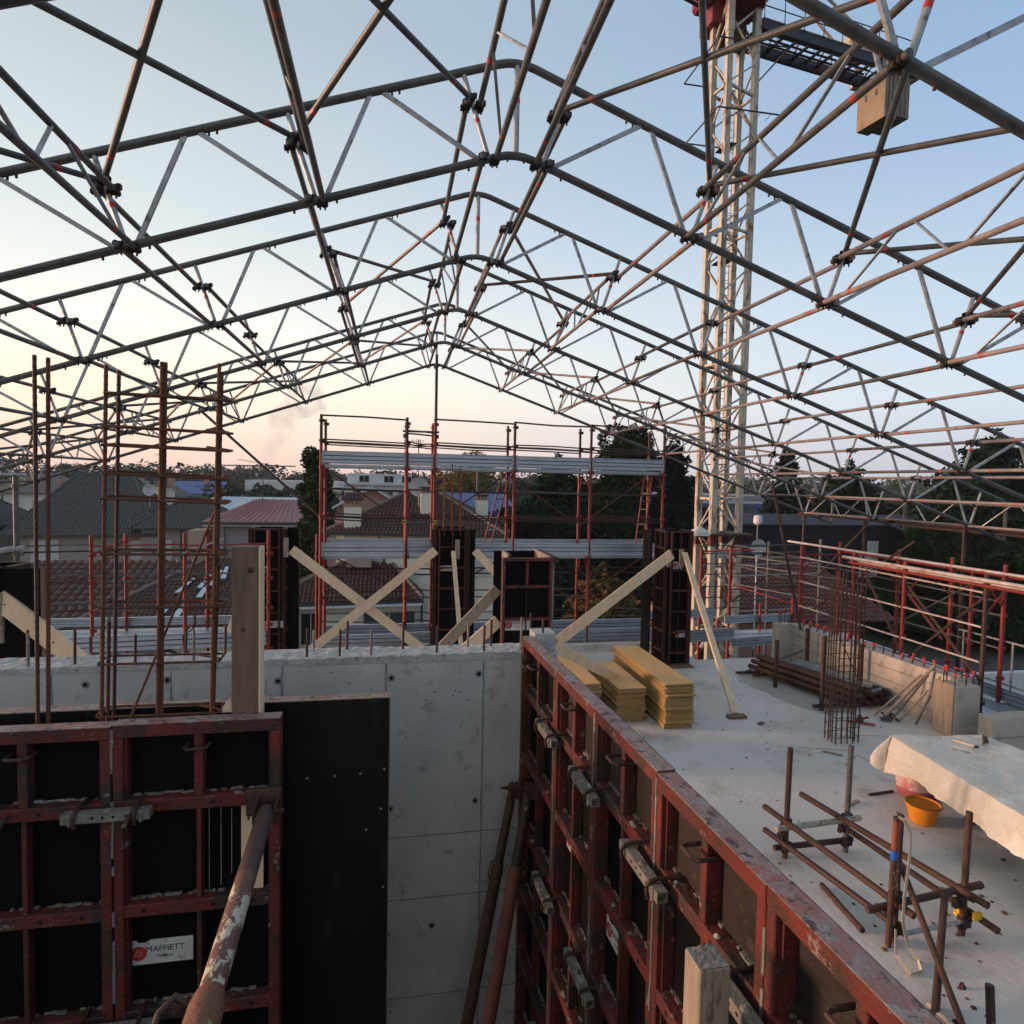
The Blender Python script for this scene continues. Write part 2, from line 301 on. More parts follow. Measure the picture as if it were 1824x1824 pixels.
for jx in (-2.05,-1.367,-.699,-.028,.633):          # ragged vertical joint fins between the form panels
    g=G(); rr=random.Random(int(jx*100)); z_=-1.5; 
    while z_<2.74:
        h=rr.uniform(.04,.12); wd=rr.uniform(.004,.011); o_=rr.uniform(-.003,.003)
        g.box(jx+o_-wd/2,jx+o_+wd/2,YW0-rr.uniform(.003,.009),YW0+.01,z_,min(2.76,z_+h),jm); z_+=h
    wp(g,'joint_fin')
for zz in (1.549,1.104,.4): 
    g=G()
    for i in range(30):
        x=-2+i*.1; g.box(x,x+.1,YW0-.0025,YW0+.01,zz-.003+.001*(i%3),zz+.0025+.0012*((i*7)%3),jm)
    wp(g,'board_line')
hole=mat('tie_hole_black',(.004,.004,.005),(.006,.006,.006),5,rough=.9,bump=0)
for hx,hz in ((-1.86,2.69),(-1.39,2.70),(-.723,2.668),(.006,2.66),(.600,2.668),(.59,1.77),(.005,1.757),(.3,.9),(-.01,.87)):
    g=G(); g.lathe((0,0,0),[(.026,0),(.022,.004),(.014,.0045)],jm,16); g.lathe((0,0,.0046),[(.0125,0),(.012,.0008)],hole,14)
    o=bpy.data.objects.new('tie_hole',g.mesh('tie_hole')); sc.collection.objects.link(o); o.parent=w; o.location=(hx,YW0+.001,hz); o.rotation_euler=(R(90),0,0)
for hx,hz in ((-1.7,2.68),(-1.3,2.67),(-1.02,2.68),(-.93,2.69),(-.64,2.675),(-.4,2.68),(-.3,2.69),(-.15,2.67),(.2,2.665),(.32,2.67),(.45,2.66),(.67,2.675),(.85,2.66),(.66,1.775),(.36,1.73),(-.35,2.68),(.45,2.6),(.52,2.52)):
    g=G(); g.lathe((0,0,0),[(.014,0),(.012,.0015),(.009,.0008)],concrete,12)
    o=bpy.data.objects.new('tie_scar',g.mesh('tie_scar')); sc.collection.objects.link(o); o.parent=w; o.location=(hx,YW0+.0005,hz); o.rotation_euler=(R(90),0,0)
rp=random.Random(3); g=G()
for i in range(130):                                   # blow holes in the concrete face
    x=rp.uniform(-.6,.9); z0=rp.uniform(-.3,2.74); r_=rp.choice((.0015,.002,.003,.004)); 
    g.box(x-r_,x+r_*rp.uniform(.6,2.2),YW0-.0012,YW0+.004,z0-r_,z0+r_*.8,hole)
o=wp(g,'blow_holes'); o['kind']='stuff'
# other unseen shaft sides and a camera deck, added to darken the shaft
struct(G().box(-4.9,-4.6,-3,4.6,-3,1.1,conc_dark),'shaft_side_wall')
struct(G().box(-4.6,1.0,-3.0,-2.75,-3,0,conc_dark),'shaft_rear_wall')
t=T('shaft_shade_deck','unseen plank walkway under the camera, added to shade the shaft','walkway',(-1.8,-.6,2.2))
for i in range(7): t.part(G().cbox(-4.6,.93,-2.7+.5*i,-2.7+.5*i+.47,2.2,2.245,wood_old,.004),'plank')
for x in (-4.2,-1.8,.6): t.part(G().box(x-.05,x+.05,-2.7,.75,2.08,2.199,wood_pale),'joist')
# starter bars sticking out of the wall top
for i,(x,zt) in enumerate([(-2.279,2.985),(-2.20,2.995),(-2.009,2.984),(-1.94,3.0),(-1.856,2.985),(-1.595,2.975),(-1.341,2.975),(-1.25,3.0),(-1.095,2.99),(-.55,2.989),(-.525,2.94),(-.338,2.975),(-.30,3.0),(-.133,2.98),(.083,2.99),(.311,2.985),(.544,2.975),(.640,2.985),(.712,2.99),(.904,3.035),(1.003,3.03),(1.06,3.02)]):
    y=YW0+.05 if i%2 else YW1-.06
    G().tube((x,y,2.74),(x+.004,y,zt+.01),.0085,clampm if i%3==1 else rebar_d,8).build('starter_bar',cat='rebar',group='starter bars along the concrete wall top',smooth=True,
      label='short starter bar on the concrete wall top, %s from the left'%(ORD[i] if i<20 else ('second from the right end' if i==20 else 'last before the red panels')))
G().box(1.0,1.15,4.32,4.5,2.70,2.93,conc_top).build('concrete_block',cat='block',label='white concrete lump on the wall end just behind the red panels')
# right-hand parapet with pillar
t=T('parapet_wall','low board-marked concrete parapet along the right edge of the slab','wall',(9.1,11,0))
g=G(); PZ=.90
def pl(a,b,t_,z0,z1,m,g):   # wall between plan points a,b with thickness t_ to the right
    d=Vector((b[0]-a[0],b[1]-a[1],0)).normalized(); n=Vector((-d.y,d.x,0)) if True else None
    return g.slab([(a[0],a[1],z0),(b[0],b[1],z0),(b[0]+n.x*t_,b[1]+n.y*t_,z0),(a[0]+n.x*t_,a[1]+n.y*t_,z0)],(0,0,1),z1-z0,m)
pl((9.16,8.75),(8.93,12.95),-.30,0,PZ,parapet_m,g)
t.part(g,'wall_body'); 
g=G(); g.box(8.60,8.93,12.78,13.05,0,PZ+.01,parapet_m); t.part(g,'return_wall')
for k in range(3):
    g=G(); z0=.22+.23*k; pl((9.153,8.76),(8.923,12.75),.006,z0,z0+.012,jm,g); t.part(g,'board_mark')
# pillar stub
t=T('concrete_pillar','square concrete pillar stub at the near end of the parapet','pillar',(9.4,8.7,0))
g=G(); g.cbox(8.93,9.42,8.55,8.92,0,.84,parapet_m,.012); t.part(g,'shaft')
g=G(); g.box(8.905,8.927,8.56,8.93,0,.87,wood_pale); t.part(g,'side_board')
t=T('upstand_wall','low concrete upstand at the right edge beyond the dark gap','wall',(10.4,8.0,0))
t.part(G().cbox(8.95,12.2,7.9,8.15,-.3,.57,parapet_m,.01),'wall_body')
t.part(G().box(8.95,12.2,7.888,7.899,.26,.275,jm),'board_mark')

dp=mat('damp_slab_concrete',(.40,.37,.34),(.33,.305,.28),.9,wear=((.24,.215,.19),2.5,.55,.15),rough=.5,bump=.15,bs=26)
fs_=bpy.data.objects['floor_slab']; g=G(); P_=[(7.15,11.35),(7.0,11.7),(7.2,12.1),(7.6,12.3),(8.3,12.2),(8.7,11.4),(8.8,10.6),(8.2,9.85),(7.6,9.75),(7.3,10.3),(7.25,10.9)]; vs=[]
for i in range(66):
    a=P_[i//6]; b=P_[(i//6+1)%11]; f=(i%6)/6; x=a[0]+(b[0]-a[0])*f; y=a[1]+(b[1]-a[1])*f; k=.12*noise.noise(Vector((x*3,y*3,0))); vs.append((x+k,y+k,.004))
g.add(vs,[tuple(range(66))],dp); o=bpy.data.objects.new('damp_patch',g.mesh('damp_patch')); sc.collection.objects.link(o); o.parent=fs_
# ------------------------------------------------------------------ roof trusses
XR,ZB,ZT_,S=1.0,6.80,7.56,.347
RN=[.23,1.63,3.03,4.43,5.83,7.23,8.63,10.03]; REND=10.85
TY=[3.0,5.45,7.95,10.45,12.95,15.45]
def bot(r,s): return Vector((s*r,0,ZB-S*abs(r)))
def topp(r,s): return Vector((s*r,0,ZT_-S*abs(r)))
def clampf(g,c,m=None,s=1.0):
    """scaffold swivel coupler: two cups, flaps and bolts"""
    c=Vector(c); m=m or coupl; s*=.72
    g.cbox(c.x-.05*s,c.x+.05*s,c.y-.055*s,c.y+.055*s,c.z-.045*s,c.z+.045*s,m,.014*s)
    g.box(c.x-.07*s,c.x-.04*s,c.y-.03*s,c.y+.03*s,c.z-.065*s,c.z-.02*s,m); g.box(c.x+.03*s,c.x+.072*s,c.y-.032*s,c.y+.026*s,c.z+.01*s,c.z+.06*s,m)
    g.tube((c.x+.02*s,c.y,c.z-.09*s),(c.x+.02*s,c.y,c.z+.05*s),.011*s,m,6); g.tube((c.x-.035*s,c.y+.02*s,c.z-.085*s),(c.x-.035*s,c.y+.02*s,c.z+.04*s),.011*s,m,6)
def make_truss():
    root=thing('roof_truss','x','roof truss',(XR,0,0))
    def P(g,n,par=None,**k): return g.build(n,par or root,True,at=(0,0,0),**k)
    # chords bend smoothly over the ridge and at the eaves
    def arch(z0,rend): 
        pts=[]
        for r in (-rend,): pts.append((r,0,z0-S*rend))
        for a in (-.16,-.08,0,.08,.16): pts.append((a,0,z0-S*(.16 if abs(a)==.16 else (.10 if abs(a)==.08 else .085))))
        pts.append((rend,0,z0-S*rend)); return pts
    P(G().path(arch(ZB,REND),.033,galv_dull,10),'bottom_chord')
    tp=arch(ZT_,REND-.10); zt=ZT_-S*(REND-.10); zb=ZB-S*REND
    ext=[(REND-.03,0,zt-.06),(REND,0,zt-.16),(REND,0,zb+.02)]
    tp=[(-a,b,c) for a,b,c in reversed(ext)]+tp+ext
    P(G().path(tp,.033,galv_dull,10),'top_chord')
    P(G().tube((0,0,ZB-.02),(0,0,ZT_-.03),.026,galv,8),'king_post')
    P(G().tube((0,0,ZB+.40),(0,0,ZB+.45),.0275,redtape,8),'paint_band')
    for s in (-1,1):
        for k,r in enumerate(RN):
            b=bot(r,s); t_=topp(r+.23,s)
            P(G().tube(b,t_,.021,galv,8),'post')
            if k%2==(s>0): p=b.lerp(t_,.42); q=b.lerp(t_,.47); P(G().tube(p,q,.0225,redtape,8),'paint_band')
            mid=r+.93
            if mid<REND:
                m_=topp(mid,s)
                P(G().bar(bot(r+.07,s),m_-Vector((s*.04,0,0)),.024,.035,galv),'web_bar')
                nb=r+1.4-.07 if k<7 else REND-.05
                P(G().bar(bot(nb,s),m_+Vector((s*.04,0,0)),.024,.035,galv),'web_bar')
        g=G()
        for k,r in enumerate(RN):
            b=bot(r,s)
            for q in (-.16,.17): g.tube((b.x+s*q,0,b.z-S*q-.058),(b.x+s*q,0,b.z-S*q+.01),.010,rust_dark,5)
            t_=topp(r+.75,s)
            for q in (0,.06): g.tube((t_.x+s*q,0,t_.z-S*q-.062),(t_.x+s*q,0,t_.z-S*q),.010,rust_dark,5)
        P(g,'chord_bolts')
    return root
LN=['nearest','second','third','fourth','fifth','farthest']
tr0=make_truss()
for i,y in enumerate(TY):
    o=tr0 if i==0 else copy_tree(tr0)
    o.location=(XR,y,0); tag(o,'grey tubular roof truss, %s one from the camera'%LN[i] if i else 'grey tubular roof truss nearest the camera, cut off by the top edge',None,'tubular roof trusses')
# ------------------------------------------------------------------ lattice girders between the trusses
def make_girder(s,span=2.5,lat=True,tm=None):
    """local frame: y from 0 (near truss) to span; x,z offsets relative to the node on the bottom chord"""
    root=thing('lattice_girder','x','girder',(0,0,0))
    up_=(topp(.46,s)-bot(.23,s))*.62; lo=Vector((0,0,.0)); off=Vector((s*.055,0,.0))
    def P(g,n,par=None): return g.build(n,par or root,True,at=(0,0,0))
    def pt(f,u): return (up_*u+Vector((0,span*f,0))+off)
    tm=tm or galv_dull
    P(G().pipe_open(pt(-.03,0),pt(1.03,0),.0245,tm),'lower_tube'); P(G().pipe_open(pt(-.03,1),pt(1.03,1),.0245,tm),'upper_tube')
    for f0,u0_,f1,u1 in ((.88,0,.70,1),(.63,1,.43,0),(.38,0,.22,1),(.16,1,.05,0)) if lat else ():
        P(G().bar(pt(f0,u0_),pt(f1,u1),.014,.024,galv,(1,0,0)),'lattice_bar')
    for f in (.12,.83): 
        P(G().tube(pt(f,0),pt(f+.018,0),.0255,redtape,8),'paint_band')
    P(G().tube(pt(.74,1),pt(.76,1),.0255,redtape,8),'paint_band')
    for f in (0,1):
        for u in (0,1):
            g=G(); clampf(g,pt(f,u)); P(g,'coupler')
    return root
for s in (-1,1):
    protos={(l,pk):make_girder(s,2.5,l,[galv_dull,pink_tube][pk]) for l in (True,False) for pk in (0,1)}; used=set()
    for b in range(5):
        for k,r in enumerate(RN):
            y=TY[b]; sp=TY[b+1]-y
            lat=(b in (0,4)) or (b==2 and k<2) or k>=7; key=(lat,int(s>0 and (b+k)%3!=1 and (b>0 or k>1)))
            o=protos[key] if key not in used else copy_tree(protos[key]); used.add(key)
            e=bot(r,s); alt=.0 if b%2 else -s*.11
            o.location=(XR+e.x+alt,y,e.z); o.scale=(1,sp/2.5,1)
            tag(o,('latticed tube pair' if lat else 'plain tube pair')+' between %s and %s trusses, %s line %s of ridge'%(LN[b],LN[b+1],ORD[k],'left' if s<0 else 'right'),None,'tube girders between the trusses')
# ------------------------------------------------------------------ brace tubes between post couplers
def nodept(i,k,s,f=.70):
    b=bot(RN[k],s); t_=topp(RN[k]+.23,s); p=b.lerp(t_,f); return Vector((XR+p.x,TY[i],p.z))
def brace(i,k,s,j,l,s2):
    p=nodept(i,k,s); q=nodept(j,l,s2); d=(q-p).normalized(); rustm=galv_dull if i==1 else (pink_tube if k<l or i==4 and s>0 else coupl if s>0 else galv_dull)
    t=T('brace_tube','brace tube, %s truss %s %s post to %s truss %s post'%(LN[i],ORD[k],'left' if s<0 else 'right',LN[j],ORD[l]),'tube',tuple(p),'brace tubes in the roof')
    t.part(G().pipe_open(p+d*.02,q-d*.02,.0235,rustm),'tube',smooth=True)
    for f in (.12,.88): a=p.lerp(q,f); t.part(G().tube(a,a+d*.04,.0247,redtape,8),'paint_band')
    for a in (p,q):
        g=G(); clampf(g,a,s=.95); t.part(g,'coupler')
for (i,j,ks) in ((1,0,range(0,4)),(2,3,range(0,1)),(4,5,range(0,6))):
    for s in (-1,1):
        for k in ks: brace(i,k,s,j,k+1,s)
        for k in ks: brace(i,k+1,s,j,k,s)
# ridge prop, eave support tubes and loose ties
t=T('ridge_prop_tube','upright tube holding the ridge of the farthest truss above the scaffold','tube',(XR,15.25,4.3))
t.part(G().tube((XR,15.3,4.6),(XR,15.3,6.98),.034,rust_tube,10),'tube',smooth=True)
g=G(); clampf(g,(XR,15.35,6.72),s=1.3); t.part(g,'coupler')
t=T('tie_tube','long dark tube sloping from the roof down to the corner of the parapet','tube',(8.87,12.45,1.0))
t.part(G().pipe_open((8.54,13.2,4.12),(8.90,12.45,.86),.030,rust_dark),'tube',smooth=True)
t=T('tie_tube','long brown tube sloping from the far roof down to the left scaffold post','tube',(-1.6,15.0,3.0))
t.part(G().tube((-4.3,15.4,5.5),(-1.55,15.0,3.05),.030,rust_tube,8),'tube',smooth=True)

for o in [o for o in sc.objects if o.get('label')=='x' and o.get('category')=='girder']:
    for c in list(o.children): bpy.data.objects.remove(c)
    bpy.data.objects.remove(o)
# ------------------------------------------------------------------ scaffolding
def coupler_ring(g,x,y,z,m,r=.056,h=.05):
    g.tube((x,y,z-h/2),(x,y,z+h/2),r,m,8); g.box(x+r*.6,x+r*1.5,y-.02,y+.02,z-h*.7,z+h*.7,m)
def standard(g,x,y,z0,z1,m,r=.036,rings=(),top=None,zt=None):
    if top: g.tube((x,y,z0),(x,y,zt),r,m,8); g.tube((x,y,zt),(x,y,z1),r*.93,top,8)
    else: g.tube((x,y,z0),(x,y,z1),r,m,8)
    for z in rings: coupler_ring(g,x,y,z,top if (top and z>zt) else m,r*1.5)
def toe(g,p,q,z,h=.27,m=steel_deck,t_=.03):
    """ribbed steel toe board between plan points"""
    p=Vector((*p,0));q=Vector((*q,0)); up_=Vector((0,0,1))
    for a,b,dd in ((0,.24,.040),(.24,.31,.008),(.31,.56,.040),(.56,.64,.008),(.64,.90,.040),(.90,.94,.008),(.94,1,.055)):
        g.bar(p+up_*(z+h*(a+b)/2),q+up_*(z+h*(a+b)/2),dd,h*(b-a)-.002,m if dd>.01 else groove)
# main frame scaffold behind the columns
XS=[-1.60,.32,.97,2.87,4.78,6.69]; YF_,YB_=15.0,15.95
t=T('facade_scaffold','red frame scaffold with steel decks behind the column forms, in the middle','scaffold',(2.5,15.5,-6.5))
for i,x in enumerate(XS):
    for y in (YF_,YB_):
        zt=5.41+(.03 if y==YF_ else 0); g=G(); standard(g,x,y,-6.5,zt,red_clean,rings=[z for z in (-1.8,-.9,.1,1.25,1.75,2.2,3.13,3.72,4.25,4.85,5.3)],top=rust_tube if i not in (2,) else red_clean,zt=4.78)
        t.part(g,'standard',smooth=True)
    if i==0:
        g=G(); standard(g,x-.09,YF_+.1,-6.5,2.7,red_clean,rings=[0.1,1.2,2.2]); t.part(g,'standard',smooth=True)
    for z in (-1.8,.1,2.19,4.28):
        g=G(); g.tube((x,YF_,z),(x,YB_,z),.024,red_clean,6); g.tube((x,YF_,z-.5),(x,YF_+.33,z-.03),.018,red_clean,6); g.tube((x,YB_,z-.5),(x,YB_-.33,z-.03),.018,red_clean,6); t.part(g,'frame_bracket')
for a,b in ((0,1),(1,2),(2,3),(3,4),(4,5)):
    x0,x1=XS[a],XS[b]
    for z,zz in ((.09,.1),(2.22,2.25),(4.32,4.34)):
        y_=YF_-.05 if (a,b)!=(1,2) else YF_+.06
        g=G(); toe(g,(x0+.04,y_),(x1-.04,y_),z+.03,.27); g.box(x0+.02,x0+.07,y_-.03,y_+.03,z-.02,z+.31,galv); g.box(x1-.07,x1-.02,y_-.03,y_+.03,z-.02,z+.31,galv); t.part(g,'toe_board')
        g=G(); toe(g,(x0+.04,YB_+.05),(x1-.04,YB_+.05),z+.03,.27); t.part(g,'toe_board')
        for q in (0,1):
            g=G(); g.box(x0+.03,x1-.03,YF_+.04+.44*q,YF_+.46+.44*q,z-.06,z,steel_deck); 
            for rr_ in range(3): g.box(x0+.03,x1-.03,YF_+.08+.13*rr_+.44*q,YF_+.11+.13*rr_+.44*q,z-.085,z-.06,steel_deck)
            t.part(g,'deck_plank')
    zs=[(5.40 if (a,b)!=(1,2) else 5.12,.020),(4.86,.016),(4.79,.016),(3.74,.018),(3.13,.016),(3.05,.016),(1.80,.018),(1.24,.016),(.68,.016),(-1.0,.018),(-.4,.018)]
    for z,r_ in zs:
        mm_=rust_tube if z>4 else (rust_dark if (a*3+int(z*7))%3==0 else (galv_dull if (a+int(z*5))%2 else rust_tube))
        for y in ((YF_,) if z>5.3 else (YF_,YB_)):
            g=G(); sag=.01*((a*7+int(z*10))%5-2)
            g.path([(x0,y,z+.02),((x0+x1)/2,y,z+sag-.005),(x1,y,z-.02)],r_,mm_,6); t.part(g,'guard_rail')
for x0,x1,z0,z1,y in ((-1.55,.32,4.2,2.9,YB_),(-1.55,.32,2.15,1.2,YB_),(.97,2.87,2.9,4.2,YB_),(2.87,4.78,4.2,2.9,YB_),(4.78,6.69,2.85,4.2,YB_),(2.87,4.78,1.95,.9,YB_),(4.78,6.69,.9,2.1,YB_),(.97,2.87,1.0,2.1,YB_),(-1.55,.32,-.2,-1.6,YB_),(2.87,4.78,-1.7,-.2,YB_)):
    t.part(G().tube((x0,y+.03,z0),(x1,y+.03,z1),.018,rust_dark,6),'diagonal_brace')
for x in (.28,1.0):
    for z in (5.02,3.02): t.part(G().box(x-.05,x+.05,YF_-.05,YF_+.02,z-.05,z+.04,yellowp if z<4 else rust_dark),'coupler')
for z in (3.02,5.12): t.part(G().tube((.22,YF_-.04,z),(1.06,YF_-.04,z),.024,galv_dull,6),'transom')
def ladder(name,label,p,q,w,n):
    p=Vector(p);q=Vector(q); side=(q-p).cross(Vector((0,1,0))); side=Vector((1,.25,0)).normalized()*w/2
    t=T(name,label,'ladder',tuple(p))
    for s in (-1,1): t.part(G().tube(p+side*s,q+side*s,.019,red_clean,6),'stile')
    for i in range(n): c=p.lerp(q,(i+.5)/n); t.part(G().tube(c-side,c+side,.012,label_w if i%2 else red_clean,6),'rung')
ladder('scaffold_ladder','narrow red ladder leaning between the middle and upper scaffold decks',(2.28,15.5,2.28),(2.74,15.3,4.25),.20,13)
ladder('scaffold_ladder','red ladder at the right end of the scaffold beside the dark blue conifer',(6.28,15.5,2.28),(6.42,15.3,4.25),.24,10)
# lower decks hung left of the main scaffold, behind the concrete wall
t=T('edge_scaffold','red and grey edge scaffold behind the long concrete wall, on the left','scaffold',(-4.5,13,-6.5))
lx=[-8.6,-7.2,-5.6,-3.99,-2.45]
for i,x in enumerate(lx):
    g=G(); standard(g,x,13.0+.12*i,-6.5,2.72+.05*i,red_clean,rings=(2.45,1.95,1.35,1.0,.5),top=None); t.part(g,'standard',smooth=True)
g=G(); standard(g,-3.72,13.9,-6.5,2.95,red_clean,rings=(2.4,1.9,1.2)); t.part(g,'standard',smooth=True)
g=G(); standard(g,-5.25,13.9,-6.5,2.8,red_clean,rings=(2.4,1.9,1.2)); t.part(g,'standard',smooth=True)
for z,mm_ in ((2.62,red_clean),(2.50,rust_tube),(2.05,galv_dull),(1.93,rust_dark),(1.52,galv_dull),(1.37,rust_tube)):
    for i in range(len(lx)-1):
        t.part(G().tube((lx[i],13+.12*i,z),(lx[i+1],13.12+.12*i,z+.03),.017,mm_ if (i+int(z*10))%3 else galv_dull,6),'guard_rail')
for i in range(len(lx)-1):
    x0,x1=lx[i]+.03,lx[i+1]-.03
    g=G(); toe(g,(x0,14.0),(x1,14.0),.92,.17); t.part(g,'toe_board')
    g=G(); toe(g,(x0,13.0+.1*i),(x1,13.1+.1*i),.60,.30); t.part(g,'toe_board')
    t.part(G().box(x0,x1,13.3,13.95,.80,.86,steel_deck),'deck_plank')
t.part(G().tube((-5.6,13.1,2.45),(-4.9,13.7,2.78),.018,red_clean,6),'bracket'); t.part(G().tube((-5.6,13.1,2.0),(-5.2,13.6,2.7),.015,red_clean,6),'bracket')
t.part(G().tube((-6.5,13.2,1.75),(-5.1,13.6,2.5),.015,rust_tube,6),'diagonal_brace'); t.part(G().tube((-4.7,13.6,2.5),(-2.6,13.4,1.2),.015,rust_tube,6),'diagonal_brace')
t.part(G().tube((-4.0,13.1,2.48),(-3.3,13.5,2.75),.018,galv,6),'bracket')
t=T('eave_post','upright scaffold tube carrying the truss end at the far left','scaffold tube',(-6.7,13,-6.5))
g=G(); standard(g,-6.73,13,-6.5,3.95,galv_dull,.045,rings=(3.75,2.5)); t.part(g,'tube',smooth=True)
t.part(G().tube((-8.2,12.9,3.93),(-6.55,13.0,3.95),.03,galv,8),'cross_tube'); t.part(G().tube((-8.4,12.9,2.35),(-6.6,13.0,2.62),.05,galv,10),'cross_tube')
# scaffold to the right of the columns, around the crane foot
t=T('corner_scaffold','grey and red corner scaffold in front of the crane tower base','scaffold',(10.5,17,-6.5))
for x,y,zt,mm_ in ((9.76,17,2.23,red_clean),(10.98,17,2.38,galv_dull),(12.70,17,2.45,galv_dull),(9.25,17.8,2.1,red_clean),(10.4,16.4,.66,red_clean),(11.5,16.5,.78,red_clean),(12.07,16.9,2.25,red_clean),(8.6,17.6,1.1,red_clean),(9.2,16.6,.2,red_clean)):
    g=G(); standard(g,x,y,-6.5,zt,mm_,.040,rings=[z for z in (-1,.1,.7,1.35,1.7,2.0) if z<zt]); t.part(g,'standard',smooth=True)
for z,mm_ in ((2.27,rust_tube),(2.04,rust_dark),(1.72,galv),(1.40,galv),(1.02,rust_tube),(.68,galv_dull),(.35,galv)):
    t.part(G().tube((9.7,17,z-.05),(12.7,17,z+.03),.019,mm_,6),'guard_rail'); t.part(G().tube((9.25,17.8,z-.1),(12.7,17.8,z-.06),.017,galv_dull,6),'guard_rail')
t.part(G().tube((9.5,17.05,.35),(11.9,17.05,2.0),.028,rust_tube,6),'diagonal_brace')
t.part(G().tube((9.3,17.8,2.0),(10.6,17.1,2.12),.024,red_clean,6),'frame_bracket')
for (x0,y0,x1,y1,z,h) in ((6.75,15.0,8.9,15.2,.02,.24),(6.75,16.1,8.9,16.2,.35,.22),(8.9,15.3,11.2,15.6,-.28,.24),(9.3,16.4,11.6,16.6,.1,.22)):
    g=G(); toe(g,(x0,y0),(x1,y1),z,h); t.part(g,'toe_board')
for (x0,x1,y0,y1,z) in ((6.75,8.9,15.05,16.05,.0),(8.9,11.2,15.4,16.5,-.12)):
    for q in range(2):
        g=G(); ya=y0+(y1-y0)*q/2; g.box(x0,x1,ya+.01,ya+(y1-y0)/2-.01,z-.05,z,steel_deck); g.box(x0,x1,ya+.08,ya+.12,z,z+.012,galv); t.part(g,'deck_plank')
# scaffold along the parapet, coming towards the camera
t=T('parapet_scaffold','red post scaffold with pale tube handrails outside the concrete parapet','scaffold',(10.3,11,-6.5))
FY=[8.95,10.68,12.07,13.87]; BY=[9.55,10.65,12.0,13.85]
for i,y in enumerate(FY):
    g=G(); standard(g,9.85,y,-6.5,2.60,red_clean if i else rust_tube,.037,rings=(2.42,2.28,1.70,1.10,.4)); t.part(g,'standard',smooth=True)
for i,y in enumerate(BY):
    g=G(); standard(g,10.9,y,-6.5,2.68,red_clean,.037,rings=(2.42,1.75,1.15,.6)); t.part(g,'standard',smooth=True)
    g=G(); g.tube((9.85,FY[i],2.36),(10.9,y,2.36),.022,red_clean,6); g.tube((10.9,y,1.9),(10.5,y,2.33),.018,red_clean,6); g.tube((9.85,FY[i],1.9),(10.25,FY[i],2.33),.018,red_clean,6); t.part(g,'frame_bracket')
g=G(); standard(g,10.9,10.2,-6.5,2.45,red_clean,.034,rings=(1.7,1.1)); t.part(g,'standard',smooth=True)
ph=mat('pale_handrail_tube',(.60,.54,.50),(.46,.38,.34),5,wear=((.42,.12,.06),6,.55,.08),rough=.4,metal=.35,bump=.05)
for (x,z,r_,y0,y1) in ((9.80,2.49,.036,3.5,12.35),(9.90,2.43,.034,3.5,12.2),(9.74,2.40,.028,6,12.1),(10.85,2.50,.030,5,15.9),(10.95,2.44,.026,6,14)):
    t.part(G().pipe_open((x,y0,z+.03),(x,y1,z),r_,ph if z>2.46 or x==9.90 else red_clean),'handrail_tube',smooth=True)
for x,zs in ((9.85,(2.29,1.70,1.10)),(10.9,(2.0,1.75,1.15))):
    for z in zs:
        for i in range(3):
            ys=FY if x<10 else BY
            t.part(G().tube((x-.03,ys[i],z),(x-.03,ys[i+1],z+.01),.018,ph if x<10 else galv_dull,6),'guard_rail')
        t.part(G().tube((x-.03,13.87,z),(9.9,17,z-.02),.016,galv_dull if z!=1.1 else red_clean,6),'guard_rail')
for a,b,mm_ in (((9.9,10.68,2.15),(9.9,9.0,.75),rust_dark),((9.9,12.07,2.6),(9.9,10.7,.75),rust_dark),((10.85,9.6,2.3),(9.9,10.55,.75),rust_tube),((10.85,10.2,2.2),(10.85,12.2,.9),galv_dull),((10.9,11.6,2.9),(9.9,13.6,1.0),rust_dark),((10.9,12.1,2.1),(10.9,10.8,1.0),red_clean)):
    t.part(G().tube(a,b,.026 if mm_ is not galv_dull else .014,mm_,7),'diagonal_brace')
for q in range(2):
    g=G(); g.box(10.0+.45*q,10.42+.45*q,5.2,13.8,.12,.17,steel_deck); g.box(10.08+.45*q,10.11+.45*q,5.2,13.8,.17,.18,steel_deck); t.part(g,'deck_plank')
g=G(); toe(g,(10.95,5.2),(10.95,13.8),.2,.24); t.part(g,'toe_board')
# light grey guard frames outside, right edge
t=T('guard_frame','thin light grey guard rail frame at the right edge above the blue deck','railing',(11.2,8.7,0))
for y in (6.4,7.4,8.4,9.4,10.4): t.part(G().tube((10.98,y,.1),(10.98,y,1.30),.018,galv,6),'post')
for z in (.5,1.28): t.part(G().tube((10.98,5.5,z),(10.98,10.5,z),.018,galv,6),'rail')
# eave carrier: tubes and posts under the right truss ends
t=T('eave_carrier','rust-brown tubes on brown posts carrying the right ends of the trusses','scaffold tube',(11.5,13,-6.5))
for i,(x,y0,y1,z) in enumerate(((11.5,9.2,16.4,3.24),(11.56,6.0,12.6,3.17),(11.45,12.2,16.2,3.30))): t.part(G().pipe_open((x,y0,z),(x,y1,z),.030,rust_tube),'tube',smooth=True)
for y in (16.15,13.79,11.0,8.6):
    g=G(); standard(g,11.5,y,-6.5,3.22,rust_tube,.036,rings=(2.4,1.2,3.15)); t.part(g,'post',smooth=True)
t.part(G().tube((11.5,13.7,3.1),(10.9,14.8,1.6),.03,rust_tube,7),'brace')
for i,y in enumerate((15.45,12.95,10.45,7.95)):
    g=G(); clampf(g,(11.5,y,3.27),s=1.3); t.part(g,'coupler')
